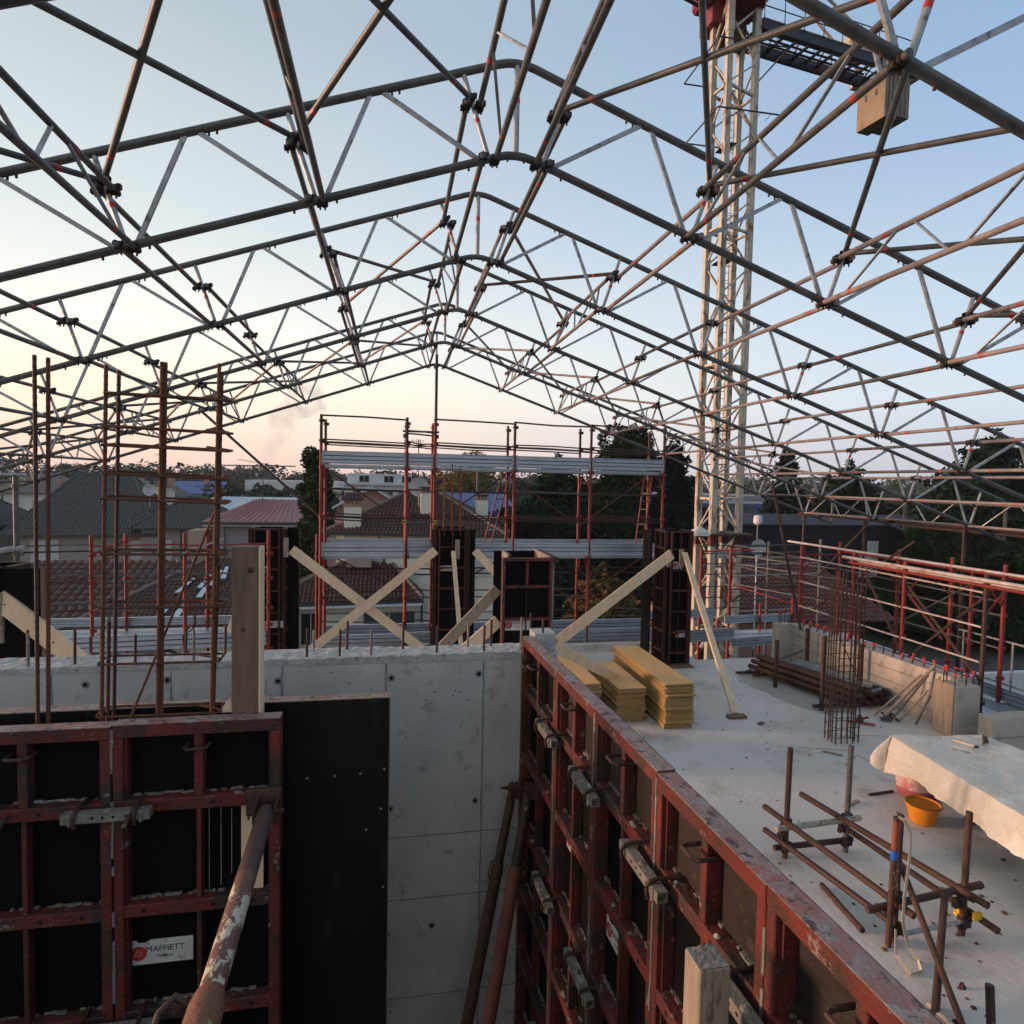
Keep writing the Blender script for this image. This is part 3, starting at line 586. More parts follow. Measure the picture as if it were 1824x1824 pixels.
# ------------------------------------------------------------------ wall formwork panels
RIBZ=[-.365,-.83,-1.31,-1.78,-2.26,-2.72]
def label_plate(parent,w,h,loc,rot,txt='MAFFIETT',torn=True):
    g=G(); pts=[(0,0,0),(w,0,0),(w,0,h),(w*.34,0,h),(w*.24,0,h*.88),(w*.13,0,h*.90),(w*.11,0,h),(0,0,h)] if torn else [(0,0,0),(w,0,0),(w,0,h),(0,0,h)]
    g.slab(pts,(0,-1,0),.0012,label_w)
    o=g.build('label',parent,at=(0,0,0)); o.location=loc; o.rotation_euler=rot
    g=G(); n=22; c=(w*.14,-.0016,h*.46); r_=h*.30
    g.add([(c[0]+r_*math.cos(2*math.pi*k/n),c[1],c[2]+r_*math.sin(2*math.pi*k/n)) for k in range(n)],[tuple(range(n))],label_r)
    for a,b in ((-.5,-.2),(-.15,.15),(.2,.5)): g.bar((c[0]+a*r_,-.002,c[2]-.45*r_),(c[0]+b*r_,-.002,c[2]+.5*r_),.0004,.08*r_,label_w,(1,0,0))
    e=g.build('emblem',o,at=(0,0,0))
    for s_,sz,x,z_,mm_ in ((txt,h*.33,w*.25,h*.50,label_k),('Casseforme',h*.13,w*.42,h*.27,label_k),('edilizia',h*.11,w*.55,h*.13,label_r)):
        if s_=='edilizia': continue
        me=text_mesh(s_,sz,mm_,'lettering'); x_=bpy.data.objects.new('lettering',me); sc.collection.objects.link(x_); x_.parent=o; x_.location=(x,-.0017,z_); x_.rotation_euler=(R(90),0,0)
        if len(txt)*sz*.62>w*.75 and s_==txt: x_.scale=(w*.72/(len(txt)*sz*.66),1,1)
    return o
def make_panel(w,label,loc,rz,group,H=2.93,ply=film_ply,midtop=True,lab=None,handle=True,stain=False,seed=0,face_to_viewer=True,topmat=top_steel,stub=None):
    """frame panel: front (ribs) at y=0 facing -y, x 0..w, top at z=0 of the local frame"""
    root=thing('formwork_panel',label,'formwork panel',loc,rz,group); rr=random.Random(seed)
    def P(g,n,**k): return g.build(n,root,at=(0,0,0),**k)
    D=.075
    for x0,x1,n in ((.0015,.042,'side_rail'),(w-.042,w-.0015,'side_rail')):
        g=G(); g.cbox(x0,x1,0,D,-H,-.0595,red_steel,.003); 
        xs=x1 if x0<.1 else x0; 
        g.box(min(xs,xs+(.010 if x0<.1 else -.010)),max(xs,xs+(.010 if x0<.1 else -.010)),.02,D,-H,-.06,red_steel); P(g,n)
    g=G(); g.cbox(.0015,w-.0015,-.001,D-.003,-.058,-.003,red_steel,.003); g.box(.0015,w-.0015,-.001,D-.003,-.003,.0,topmat); P(g,'top_rail')
    g=G(); g.cbox(.036,w-.036,.001,D,-H,-H+.05,red_steel,.003); P(g,'bottom_rail')
    for i,z in enumerate(RIBZ):
        g=G(); g.cbox(.036,w-.036,.003,D-.012,z-.028,z+.028,red_steel,.004)
        for hx in (.12,w*.5+.06,w-.12): g.tube((hx,.0028,z),(hx,.004,z),.010,hole,8)
        for q in range(2):     # mortar lumps lying on the rib
            if rr.random()<.3: a=rr.uniform(.06,w-.1); g.lathe((a,.02,z+.024),[(rr.uniform(.010,.020),0),(.010,.008),(.003,rr.uniform(.010,.014))],clampm,7,sx=rr.uniform(.8,2.2))
        P(g,'cross_rib')
        g=G(); a=.04
        while a<w-.05:
            b=a+rr.uniform(.006,.03)
            if rr.random()<.7: g.box(a,min(b,w-.044),rr.uniform(.045,.058),D-.0125,z+.0282,z+.0282+rr.uniform(.002,.010),clampm)
            a=b
        o=P(g,'mortar_crust'); o['kind']='stuff'
    zs=[-.058]+[z for z in RIBZ]+[-H+.05]
    for i in range(len(zs)-1):
        a=zs[i]-(.0 if i==0 else .029); b=zs[i+1]+(.029 if i<len(zs)-2 else 0); hw=.019 if i==0 else .010
        P(G().cbox(w/2-hw,w/2+hw,.006+(.004 if i else 0),D-.012,b,a,red_steel,.003),'stiffener')
    g=G(); g.box(.0016,w-.0016,D-.011,D,-H,-.0005,ply if not stain else film_ply); P(g,'plywood_face')
    if stain: P(G().box(.047,w-.047,D-.0135,D-.0112,RIBZ[0]+.03,-.06,stain_ply),'stained_plywood')
    if handle:
        hx=w/2; hz=-.105
        g=G(); g.path([(hx-.045,.03,hz),(hx-.045,-.035,hz+.001),(hx-.030,-.055,hz+.004),(hx+.030,-.055,hz+.004),(hx+.045,-.035,hz+.001),(hx+.045,.03,hz)],.0075,rust_tube,8); P(g,'handle',)
    if lab: label_plate(root,lab[2],lab[3],(lab[0],D-.0130,lab[1]),(0,0,0))
    g=G(); z=-.02
    while z>-H:
        h_=rr.uniform(.03,.14)
        if rr.random()<.75: g.box(-.003-rr.uniform(0,.003),.003+rr.uniform(0,.005),-.002-rr.uniform(0,.003),.01,z-h_,z,clampm)
        z-=h_
    o=P(g,'cement_streak'); o['kind']='stuff'
    return root
gl='red framed formwork panels in front of the black one'
make_panel(.685,'red framed panel at front left with white label, prop fixed to its right edge',(-1.165,2.92,2.93),0,gl,lab=(.04,-1.115,.262,.112),seed=1)
make_panel(.68,'red framed black panel at front left, second from its free right end, without a label',(-1.848,2.92,2.925),R(-.3),gl,seed=2)
make_panel(.68,'red framed black panel at the far left edge, only a strip of it in view',(-2.53,2.925,2.92),0,gl,seed=3)
gr='red formwork panels running from the wall towards the camera'
PX=lambda y: 1.0625-.0375*y
ys=[-.50,.165,.835,1.505,2.172,2.838,3.48,4.29]
names=['nearest red panel of the long row, lowest right','second red panel of the long row, behind the cut timber post','third red panel of the long row, its near cells stained brown','fourth red panel of the long row, with a large white label low down','fifth red panel of the long row, with a small white label','sixth red panel of the long row, two before the concrete wall','last red panel of the long row, butting the concrete wall']
ang=math.atan(.0375)
for i in range(7):
    y0,y1=ys[i],ys[i+1]; w_=(y1-y0)/math.cos(ang)
    lab={3:(.07,-1.07,.25,.105),4:(.07,-1.07,.25,.105),5:(.09,-.99,.21,.10)}.get(i)
    make_panel(w_-.001,names[i],(PX(y1),y1,2.93+.004*((i*5)%3-1)),R(-90)+ang,gr,stain=i<6,seed=10+i,lab=lab)
# the black form face behind the left panels
gb='black form faces with the skin towards the camera'
for i,(x,l) in enumerate(((0.0,'black smooth form face standing free beside the grey concrete wall'),(-.682,'black smooth form face behind the timber post'),(-1.364,'black smooth form face behind the rebar cage'))):
    root=thing('formwork_panel',l,'formwork panel',(x-.68,3.13,2.93),0,gb)
    g=G(); g.box(0,.680,0,.012,-2.93,-.004,film_ply2); g.build('plywood_skin',root,at=(0,0,0))
    g=G(); g.box(-.0,.681,.0005,.012,-.004,.001,wood_pale); g.box(0,.68,.0125,.075,-.03,0,top_steel); g.build('top_edge',root,at=(0,0,0))
    for xx in (0,.64): G().box(xx,xx+.04,.0125,.075,-2.93,-.031,red_steel).build('side_rail',root,at=(0,0,0))
    if i==0:
        g=G(); g.box(.676,.682,-.0005,.0122,-2.93,-.001,wood_old); g.build('edge_strip',root,at=(0,0,0))
        for rx,rz_ in ((.17,-.385),(.29,-.382),(.42,-.379),(.54,-.376),(.655,-.36),(.57,-.66),(.64,-.56),(.655,-.96)): 
            g=G(); g.tube((rx,0,rz_),(rx,-.0022,rz_),.0055,galv,8); g.build('rivet',root,at=(0,0,0))
# pale board leaning behind the prop, inside the left panel
g=G()
for x_,z0_,z1_ in ((-.795,2.14,2.53),(-.745,2.15,2.55),(-.70,2.2,2.5)): g.box(x_,x_+.0018,2.9815,2.983,z0_,z1_,conc_top)
g.build('cement_drip',cat='stain',label='thin pale cement drips down the middle right cell of the left panel',kind='stuff')
t=T('timber_board','short pale board with rounded corners behind the prop on the left panel','board',(-.60,2.985,2.1))
g=G(); c=.018; x0,x1,z0,z1=-.655,-.560,2.09,2.54
g.slab([(x0+c,2.978,z0),(x1-c,2.978,z0),(x1,2.978,z0+c),(x1,2.978,z1-c),(x1-c,2.978,z1),(x0+c,2.978,z1),(x0,2.978,z1-c),(x0,2.978,z0+c)],(0,-1,0),.012,wood_new); g.box(-.628,-.621,2.9625,2.9655,2.45,2.50,rust_dark); t.part(g,'board')
# ------------------------------------------------------------------ form clamps
def make_clamp(L_=.34):
    root=thing('form_clamp','x','clamp',(0,0,0)); h=L_/2
    def P(g,n): return g.build(n,root,at=(0,0,0))
    g=G(); s_=.020; y0=-.050
    for zz0,zz1,yy0,yy1 in ((-s_,-s_+.004,y0-s_,y0+s_),(s_-.004,s_,y0-s_,y0+s_)): g.box(-h,h,yy0,yy1,zz0,zz1,clampm)
    g.box(-h,h,y0-s_,y0-s_+.004,-s_+.004,s_-.004,clampm); g.box(-h,h,y0+s_-.004,y0+s_,-s_+.004,s_-.004,clampm)
    for q in (-.05,-.01,.03,.08): g.tube((q,y0-s_-.0006,0),(q,y0-s_+.001,0),.0065,hole,8)
    P(g,'bar')
    for sx in (-1,1):
        x=sx*(h-.055)
        g=G(); g.path([(x,.05,.030),(x,-.045,.032),(x,-.072,.028),(x,-.084,.012),(x,-.084,-.014),(x,-.078,-.034)],.0078,rust_tube,8); P(g,'hook')
        g=G(); g.cbox(x-.008+sx*.02,x+.008+sx*.02,-.078,-.028,-.030,.022,clampm,.004); P(g,'wedge')
    g=G(); g.lathe((0,-.05,.0195),[(.018,0),(.012,.006),(.003,.008)],clampm,7); P(g,'mortar_lump')
    return root
c0=make_clamp(); first=True
def clamp(loc,rz,label,grp):
    global first
    o=c0 if first else copy_tree(c0); first=False
    o.location=loc; o.rotation_euler=(0,0,rz); tag(o,label,None,grp); return o
gc='clamps bridging the panel joints'
for j,(z,rn) in enumerate(((2.565,'upper'),(1.62,'second'),(.67,'third'))):
    for i in range(1,7):
        y=ys[i]; clamp((PX(y),y,z),R(-90)+ang,'cement crusted clamp across %s joint of the long row, %s height'%(ORD[i-1],rn),gc)
    clamp((-1.165,2.92,z),0,'cement crusted clamp across the joint of the left panels, %s height'%rn,gc)
clamp((-1.85,2.92,2.565),0,'cement crusted clamp at the far left edge of the left panels','clamps bridging the panel joints')
g=G(); g.path([(-1.06,2.90,2.58),(-1.06,2.86,2.585),(-1.085,2.82,2.53)],.010,rust_tube,8); g.build('clamp_wedge_rod',cat='wedge',label='bent rusty wedge rod sticking out right of the left panel clamp',smooth=True)
g=G(); g.path([(-1.545,2.90,2.57),(-1.545,2.86,2.575),(-1.57,2.82,2.52)],.010,rust_tube,8); g.build('clamp_wedge_rod',cat='wedge',label='bent rusty wedge rod near the left edge under the left panel rib',smooth=True)
# ------------------------------------------------------------------ props
t=T('push_pull_prop','thick rusty prop spattered with white paint, slanting from the left panel towards the camera','prop',(-.53,2.85,2.55))
A=Vector((-.525,2.84,2.545)); Bp=Vector((-.49,1.45,2.485)); dd=(Bp-A).normalized()
g=G(); g.cbox(-.62,-.47,2.892,2.915,2.50,2.62,rust_dark,.006); g.box(-.575,-.562,2.80,2.892,2.51,2.59,rust_dark); g.box(-.488,-.475,2.80,2.892,2.51,2.59,rust_dark); g.tube((-.60,2.83,2.55),(-.45,2.83,2.55),.011,rust_dark,8); t.part(g,'bracket')
pm=mat('white_spattered_prop_paint',(.15,.075,.055),(.11,.05,.038),7,wear=((.07,.045,.04),22,.62,.05),wear2=((.50,.44,.34),7,.485,.02),rough=.55,bump=.25,bs=60,st=(1.6,1,1.6))
g=G(); g.path([A,A+dd*.44],.036,mat('brown_prop_tube',(.10,.055,.045),(.075,.04,.034),8,rough=.55,bump=.2),18); t.part(g,'inner_tube',smooth=True)
g=G(); g.path([A+dd*.44,A+dd*.96],.0365,pm,18); t.part(g,'spattered_tube',smooth=True)
g=G(); g.path([A+dd*.95,A+dd*.99,A+dd*2.6],[.040,.050,.050],mat('rusty_prop_sleeve',(.20,.085,.045),(.12,.05,.03),9,wear=((.30,.24,.17),20,.60,.05),rough=.7,bump=.4),18); t.part(g,'outer_tube',smooth=True)
q=A+dd*.99; g=G(); g.path([q+Vector((-.04,0,0)),q+Vector((-.085,.01,.03)),q+Vector((-.12,-.02,.01)),q+Vector((-.12,-.12,-.02)),q+Vector((-.05,-.14,-.03))],.010,rust_tube,8); t.part(g,'handle',smooth=True)
def shaft_prop(a,b,label,r_):
    t=T('push_pull_prop',label,'prop',a); a=Vector(a);b=Vector(b); d_=(b-a).normalized()
    g=G(); g.tube(a,a+d_*.45,r_,rust_tube,12); t.part(g,'inner_tube',smooth=True)
    g=G(); g.path([a+d_*.44,a+d_*.46,b],[r_*1.1,r_*1.3,r_*1.3],rust_dark if 'behind' in label else mat('red_brown_prop',(.17,.052,.028),(.10,.034,.022),8,rough=.7,bump=.3),14); t.part(g,'outer_tube',smooth=True)
    g=G(); g.box(a.x-.02,a.x+.06,a.y-.04,a.y+.04,a.z-.03,a.z+.05,rust_dark); g.slab([(a.x-.09,a.y-.03,a.z+.045),(a.x+.04,a.y-.04,a.z+.02),(a.x+.04,a.y+.04,a.z+.02)],(0,0,1),.012,rust_dark); t.part(g,'bracket')
    c_=a+d_*.42; s=Vector((-.055 if 'behind' in label else .05,-.01,0))
    g=G(); g.path([c_,c_+s,c_+s+d_*.10,c_+d_*.12],.006,rust_tube,6); t.part(g,'handle',smooth=True)
    return t
shaft_prop((.90,3.98,1.96),(.16,3.05,-1.0),'rusty prop slanting down into the shaft from the far end of the red panels',.032)
shaft_prop((.82,4.12,1.90),(.08,3.35,-1.0),'darker rusty prop just behind the first one in the shaft',.030)
# ------------------------------------------------------------------ timber pieces on the forms
t=T('timber_post','upright weathered plank with two knots standing in the form gap beside the cage','timber',(-.65,3.03,2.6))
g=G(); g.cbox(-.704,-.589,3.0,3.085,2.55,3.685,wood_old,.003); t.part(g,'plank')
g=G(); g.box(-.5885,-.579,3.001,3.084,2.55,3.683,wood_new); t.part(g,'pale_side')
for kx,kz,kr in ((-.622,3.58,.015),(-.655,3.31,.010)):
    g=G(); g.lathe((0,0,0),[(kr,0),(kr*.8,.001),(kr*.3,.0014)],rust_dark,12); o=t.part(g,'knot'); o.location=Vector((kx,2.9995,kz)); o.data=g.mesh('knot'); o.location=Vector((kx,2.9995,kz))-t.b; o.rotation_euler=(R(90),0,0)
t=T('timber_offcut','small split wood block lying at the foot of the upright plank','timber',(-.73,3.04,2.93))
g=G(); g.slab([(-.755,3.03,2.925),(-.70,3.03,2.925),(-.70,3.03,2.965),(-.722,3.03,2.985),(-.745,3.03,2.955)],(0,1,0),.05,wood_new); t.part(g,'block')
t=T('timber_post','squared pale timber post with rough cut top in front of the nearest clamp','timber',(.83,1.47,.5))
g=G(); g.cbox(.775,.862,1.425,1.51,.2,2.775,wood_pale,.004); t.part(g,'post')
g=G(); subdiv_grid(.778,.859,1.428,1.507,8,8,lambda x,y:(x,y,2.777+.004*noise.noise(Vector((x*90,y*90,0)))),clampm,g); t.part(g,'cut_top')
# ------------------------------------------------------------------ reinforcement
def rebar(g,p,q,r_=.008,m=rebar_m,rib=True):
    p=Vector(p);q=Vector(q); L_=(q-p).length; n=max(2,int(L_/.016)) if rib else 1
    if not rib: return g.tube(p,q,r_,m,7)
    pts=[];rs=[]
    for i in range(n+1):
        f=i/n; pts.append(p.lerp(q,f)); rs.append(r_*(1.0 if i%2 else 1.14))
    return g.path(pts,rs,m,7)
for x0,x1,zt,l in ((-1.512,-1.499,4.497,'left of two tall single rebars at the far left'),(-1.476,-1.447,4.488,'right of two tall single rebars at the far left')):
    g=G(); rebar(g,(x0,3.05,2.2),(x1,3.05,zt),.0080,rebar_d if 'left of' in l else rebar_m); g.build('rebar_rod',cat='rebar',label=l,smooth=True)
t=T('rebar_cage','tall rusty rebar cage with square stirrups rising from the left formwork','rebar cage',(-1.0,3.04,2.2))
for x0,x1,y,zt,m_ in ((-1.249,-1.211,3.02,4.465,rebar_m),(-1.228,-1.188,3.09,4.455,rebar_d),(-1.019,-.990,3.02,4.49,rebar_m),(-1.008,-.979,3.03,4.49,rebar_m),(-.800,-.757,3.02,4.495,rebar_m),(-.812,-.764,3.09,4.47,rebar_d),(-1.238,-1.222,3.05,3.35,rebar_d),(-.812,-.77,3.05,3.6,rebar_m)):
    g=G(); rebar(g,(x0-.01,y,2.2),(x1,y,zt),.0080,m_); t.part(g,'main_bar',smooth=True)
for z,tl,x0,x1,two in ((2.935,0,-1.262,-.765,1),(3.168,.0,-1.252,-.765,1),(3.415,0,-1.245,-.755,1),(3.65,0,-1.236,-.742,1),(3.89,-.012,-1.232,-.738,0),(4.0,-.014,-1.225,-.732,0),(4.12,-.010,-1.228,-.730,0),(4.20,-.012,-1.222,-.728,0),(4.343,-.008,-1.215,-.732,1)):
    g=G(); r_=.0058 if z<4.3 else .0072
    p=[(x0,3.005,z+.003),(x0+.005,3.005,z+.002),(x1,3.005,z+tl),(x1+.008,3.02,z+tl),(x1+.006,3.105,z+tl+.006),(x1-.01,3.108,z+tl+.008),(x0+.01,3.108,z+.012),(x0,3.10,z+.010),(x0-.002,3.02,z+.004)]
    g.path(p,r_,rebar_m,6); t.part(g,'stirrup',smooth=True)
    g=G(); g.path([(x1-.09,3.06,z+tl+.018),(x1+.004,3.03,z+tl+.006)],r_,rebar_m,6); t.part(g,'stirrup_hook',smooth=True)
g=G(); g.tube((-.762,3.10,3.93),(-1.12,3.00,2.93),.0055,rebar_m,6); t.part(g,'diagonal_bar',smooth=True)
def column_cage(name,label,cx,cy,z0,z1,wx,wy,nx,ny,step,mb,ms,diag=True,r_=.011):
    t=T(name,label,'rebar cage',(cx,cy,z0)); pts=[]
    for i in range(nx): pts+= [(cx-wx/2+wx*i/(nx-1),cy-wy/2),(cx-wx/2+wx*i/(nx-1),cy+wy/2)]
    for j in range(1,ny-1): pts+= [(cx-wx/2,cy-wy/2+wy*j/(ny-1)),(cx+wx/2,cy-wy/2+wy*j/(ny-1))]
    rr=random.Random(5)
    for (x,y) in pts:
        g=G(); a=rr.uniform(-.02,.02); g.tube((x,y,z0),(x+a,y+rr.uniform(-.02,.02),z1-rr.uniform(0,.35 if r_>.01 else .05)),r_,mb,6); t.part(g,'main_bar',smooth=True)
    z=z0+.12
    while z<z1-.1:
        g=G(); e=.012; g.path([(cx-wx/2-e,cy-wy/2-e,z),(cx+wx/2+e,cy-wy/2-e,z),(cx+wx/2+e,cy+wy/2+e,z),(cx-wx/2-e,cy+wy/2+e,z),(cx-wx/2-e,cy-wy/2-e,z)],.006,ms,5); t.part(g,'stirrup'); z+=step*(1 if z>z0+.7 else .75)
    if diag: t.part(G().tube((cx-wx/2,cy-wy/2,z0+1.7),(cx+wx/2,cy-wy/2-.03,z0+.9),.008,mb,5),'diagonal_bar')
    return t
column_cage('rebar_cage','dark column rebar cage standing on the slab before the parked shoring tubes',7.05,8.75,-.02,2.75,.40,.26,5,4,.21,rebar_d,rebar_d)
column_cage('rebar_cage','slender rusty rebar cage rising above the middle column form',1.29,13.9,2.8,4.40,.36,.3,3,2,.17,rebar_m,rebar_m,False,.012)
g=G(); rebar(g,(1.006,4.36,2.7),(1.003,4.36,3.02),.010,rebar_d,False)
# ------------------------------------------------------------------ column forms
def col_panel(t,p,ax,w,z0,z1,outn,nm='panel',mid=True,labs=(),skin=film_ply,rail=None):
    """panel standing at plan point p, running w along ax, ribs on the outn side"""
    rail=rail or form_dark; p=Vector((*p,0)); ax=Vector((*ax,0)); on=Vector((*outn,0)); Dp=.10; up_=Vector((0,0,1))
    def B(a0,a1,d0,d1,za,zb,m,g):
        q=[p+ax*a0+on*d0,p+ax*a1+on*d0,p+ax*a1+on*d1,p+ax*a0+on*d1]
        return g.slab([(v.x,v.y,za) for v in q],(0,0,1),zb-za,m)
    o=T.part(t,B(0,w,0,.018,z0,z1,skin,G()),nm)
    def P(g,n): return t.part(g,n,parent=o)
    for a0,a1 in ((0,.035),(w-.035,w)): P(B(a0,a1,.019,Dp,z0,z1-.042,rail,G()),'side_rail')
    P(B(0,w,.019,Dp+.002,z1-.04,z1,rail,G()),'top_rail')
    n=6
    for i in range(n):
        z=z1-.40-(z1-z0-.5)*i/(n-.6)
        if z>z0: P(B(.036,w-.036,.019,Dp-.015,z-.018,z+.018,rail if i%3==0 else red_steel,G()),'cross_rib')
    if mid: P(B(w/2-.018,w/2+.018,.019,Dp-.02,z1-.40+.018,z1-.042,rail,G()),'stiffener'); P(B(w/2-.006,w/2+.006,.019,Dp-.05,z0,z1-.42,form_dark,G()),'stiffener')
    return o
def plan_label(t,c,ax,on,w,h,z,txt='MAFFIETT'):
    o=label_plate(t.o,w,h,(0,0,0),(0,0,0),txt,False); ax=Vector((*ax,0)); rz=math.atan2(ax.y,ax.x)
    o.location=Vector((c[0],c[1],z))-t.b; o.rotation_euler=(0,0,rz)
def column_form(label,x0,x1,y0,y1,z0,z1,ext,labs,loc_name):
    """four panels set pinwheel fashion round the column; ext: how far the right and rear panels overrun"""
    t=T('column_form',label,'column form',((x0+x1)/2,(y0+y1)/2,z0))
    col_panel(t,(x0,y0),(1,0),x1-x0,z0,z1,(0,-1))
    col_panel(t,(x1,y0-(.10 if ext[0] else 0)),(0,1),y1-y0+ext[1]+(.10 if ext[0] else 0),z0,z1,(1,0))
    col_panel(t,(x0-.02,y0),(0,1),y1-y0,z0,z1,(-1,0))
    col_panel(t,(x0-ext[2],y1+.02),(1,0),x1-x0+ext[2],z0,z1,(0,1))
    for (lx,lz,lw,lh) in labs: plan_label(t,(lx,y0-.0195),(1,0),None,lw,lh,lz)
    return t
t=column_form('column form seen on its corner between stacked boards and the leaning prop',6.03,6.48,13.05,13.62,0,2.99,(False,.02,.02),((6.10,2.15,.22,.16),(6.22,.62,.27,.15)),0)
g=G(); g.box(6.0,6.55,12.75,13.05,.001,.03,wood_old); t.part(g,'foot_board')
g=G(); g.slab([(5.86,13.62,.0),(5.86,13.62,2.95),(5.78,13.9,2.95),(5.78,13.9,0)],(-1,0,0),.03,film_ply); t.part(g,'outer_panel')
t=column_form('dark column form right of the upright plank, timber braces nailed to it',-2.80,-2.28,13.85,14.35,0,2.93,(False,.1,.0),((-2.62,.85,.4,.14),(-2.85,2.0,.3,.14)),0)
g=G(); g.box(-2.16,-1.95,14.05,14.09,0,2.93,film_ply); g.box(-1.949,-1.935,14.05,14.09,0,2.93,red_steel); t.part(g,'side_panel')
t=column_form('dark column form under the slender rebar cage, in the middle behind the wall',1.0,1.60,13.85,14.4,0,2.95,(False,.1,0),((1.03,2.02,.30,.12),),0)
g=G(); g.box(1.72,1.80,13.8,14.45,0,2.93,film_ply); t.part(g,'side_panel')
t=column_form('dark column form cut off by the left edge of the picture',-4.95,-4.30,8.05,8.4,0,2.93,(False,.0,0),(),0)
g=G(); g.box(-4.28,-3.86,7.90,7.93,0,2.93,film_ply); g.box(-3.859,-3.83,7.90,7.93,0,2.93,wood_old); t.part(g,'side_panel')
g=G(); g.box(-4.36,-4.285,7.86,7.93,0,2.93,rust_dark); t.part(g,'corner_post')
# nearer open form with pale inner faces
t=T('column_form','nearest column form, red framed with two long side panels running back','column form',(1.85,8.9,0))
col_panel(t,(1.50,8.62),(1,0),.70,0,2.95,(0,-1),rail=red_steel); plan_label(t,(1.56,8.6),(1,0),None,.35,.17,1.93)
g=G(); g.box(2.201,2.225,8.72,9.75,0,2.95,wood_pale); g.box(2.226,2.30,8.80,8.86,0,2.94,wood_pale); g.box(2.241,2.33,9.7,9.75,0,2.94,red_steel); g.box(2.241,2.33,8.661,9.699,2.88,2.94,red_steel); t.part(g,'side_panel')
g=G(); g.box(1.585,1.61,8.65,9.12,0,2.99,wood_pale); g.box(1.611,1.64,8.65,9.12,2.95,2.99,red_steel); t.part(g,'side_panel')
g=G(); g.box(1.55,2.19,9.62,9.66,0,2.93,film_ply); t.part(g,'rear_panel')
g=G(); g.lathe((0,0,0),[(.03,0),(.03,.05)],galv,10); 
for z in (1.6,2.0): g.add([],[],galv)
# ------------------------------------------------------------------ timber braces
def board(label,p,q,w,th,m=wood_new,flat=(0,1,0),grp='timber braces on the column forms'):
    t=T('timber_brace',label,'timber brace',tuple(Vector(p)),grp)
    g=G(); g.bar(p,q,w,th,m,flat); o=t.part(g,'board')
    p=Vector(p);q=Vector(q)
    g=G(); d_=(q-p).normalized()
    for f in (.07,.5,.93):
        c_=p.lerp(q,f); g.tube(c_-Vector(flat)*(th/2+.001),c_-Vector(flat)*(th/2+.004),.010,rust_dark,6)
    t.part(g,'nail_head')
    return t
FL=(0,1,0)
board('long pale brace falling to the right from the dark form beside the plank',(-2.05,13.75,2.50),(.62,13.5,.42),.20,.035)
board('long pale brace falling to the left from the middle column form, crossing the other',(.92,13.6,2.50),(-1.70,13.35,.40),.18,.035)
board('short pale brace from the middle column form down to the nearest form',(1.78,13.7,2.48),(2.75,13.2,1.45),.17,.035)
board('grey weathered brace leaning on the left side of the nearest form, upper of two',(1.48,8.8,2.48),(.20,8.75,1.15),.15,.04,wood_pale)
board('pale brace leaning on the left side of the nearest form, lower of two',(1.48,8.7,2.05),(.30,8.6,1.05),.17,.04,wood_new)
board('long pale brace rising to the corner column form from behind the boards',(5.98,12.85,2.50),(3.31,12.2,.83),.22,.035)
board('pale brace falling right onto the stacked boards from the nearest form',(2.45,9.3,1.50),(3.95,10.6,.55),.17,.04)
board('thin upright lath in front of the middle column form',(1.30,13.6,2.48),(1.42,12.6,.35),.09,.05)
board('pale lath at the left face of the form beside the plank',(-2.72,13.6,2.55),(-3.05,12.8,1.0),.10,.05)
board('wide pale brace at the left edge running down behind the rebars',(-4.28,7.9,2.60),(-3.10,7.75,1.62),.21,.05)
board('long leaning prop plank with foot block, from the corner column form to the slab',(6.28,12.85,2.52),(5.90,9.95,.05),.11,.06,wood_new,(0,-.6,.8))
G().cbox(5.72,6.05,9.80,9.93,.003,.055,wood_old,.006).build('foot_block',cat='timber',label='small brown foot block on the slab under the leaning prop plank')
t=T('timber_block','pale vertical nailing block at the left edge above the wide brace','timber',(-4.3,7.9,2)); t.part(G().cbox(-4.34,-4.22,7.86,7.92,2.1,2.66,wood_pale,.004),'block')
for (x,y,z,h) in ((-2.15,13.72,2.35,.4),(1.4,13.72,2.30,.42),(5.98,13.0,2.2,.36),(6.24,12.93,2.2,.4)):
    G().cbox(x-.05,x+.05,y-.04,y,z,z+h,wood_pale,.004).build('nailing_block',cat='timber block',group='nailing blocks on the column forms',label='short pale block nailed near the top of the %s'%({-2.15:'form beside the plank',1.4:'middle column form',5.98:'left face of the corner column form',6.24:'front face of the corner column form'}[x]))
# ------------------------------------------------------------------ things on the slab
def stack(label,cx,y0,y1,w,n,grp,skew,seed,top=yply,lowgrey=0,z0=0.0):
    t=T('board_stack',label,'board stack',(cx,(y0+y1)/2,z0),grp); rr=random.Random(seed); z=z0+.004; th=.029
    for i in range(n):
        grey=i<lowgrey; dx=rr.uniform(-.014,.014)+(.06 if grey and i%2 else 0)+(.012 if (i//5)%2 else -.008); dy=rr.uniform(-.018,.018)+(-.035 if i%7==3 else 0)
        a=rr.uniform(-.006,.006); hw=w/2*(1 if not grey else 1.02); tt=th*rr.uniform(.92,1.0)
        c,s=math.cos(a+skew),math.sin(a+skew)
        def tr(x,y): x-=0; return (cx+dx+x*c-y*s,(y0+y1)/2+dy+x*s+y*c)
        hl=(y1-y0)/2; P4=[tr(-hw,-hl),tr(hw,-hl),tr(hw,hl),tr(-hw,hl)]
        g=G(); vs=[(x,y,z) for x,y in P4]+[(x,y,z+tt-.0015) for x,y in P4]
        g.add(vs,[(0,3,2,1),(0,1,5,4),(1,2,6,5),(2,3,7,6),(3,0,4,7)],yedge); g.add([(x,y,z+tt-.0015) for x,y in P4],[(0,1,2,3)],top if not grey else ytop)
        t.part(g,'board'); z+=tt+rr.choice((0,0,.002,.004,.008))
    return z
gs='stacks of yellow shuttering boards'
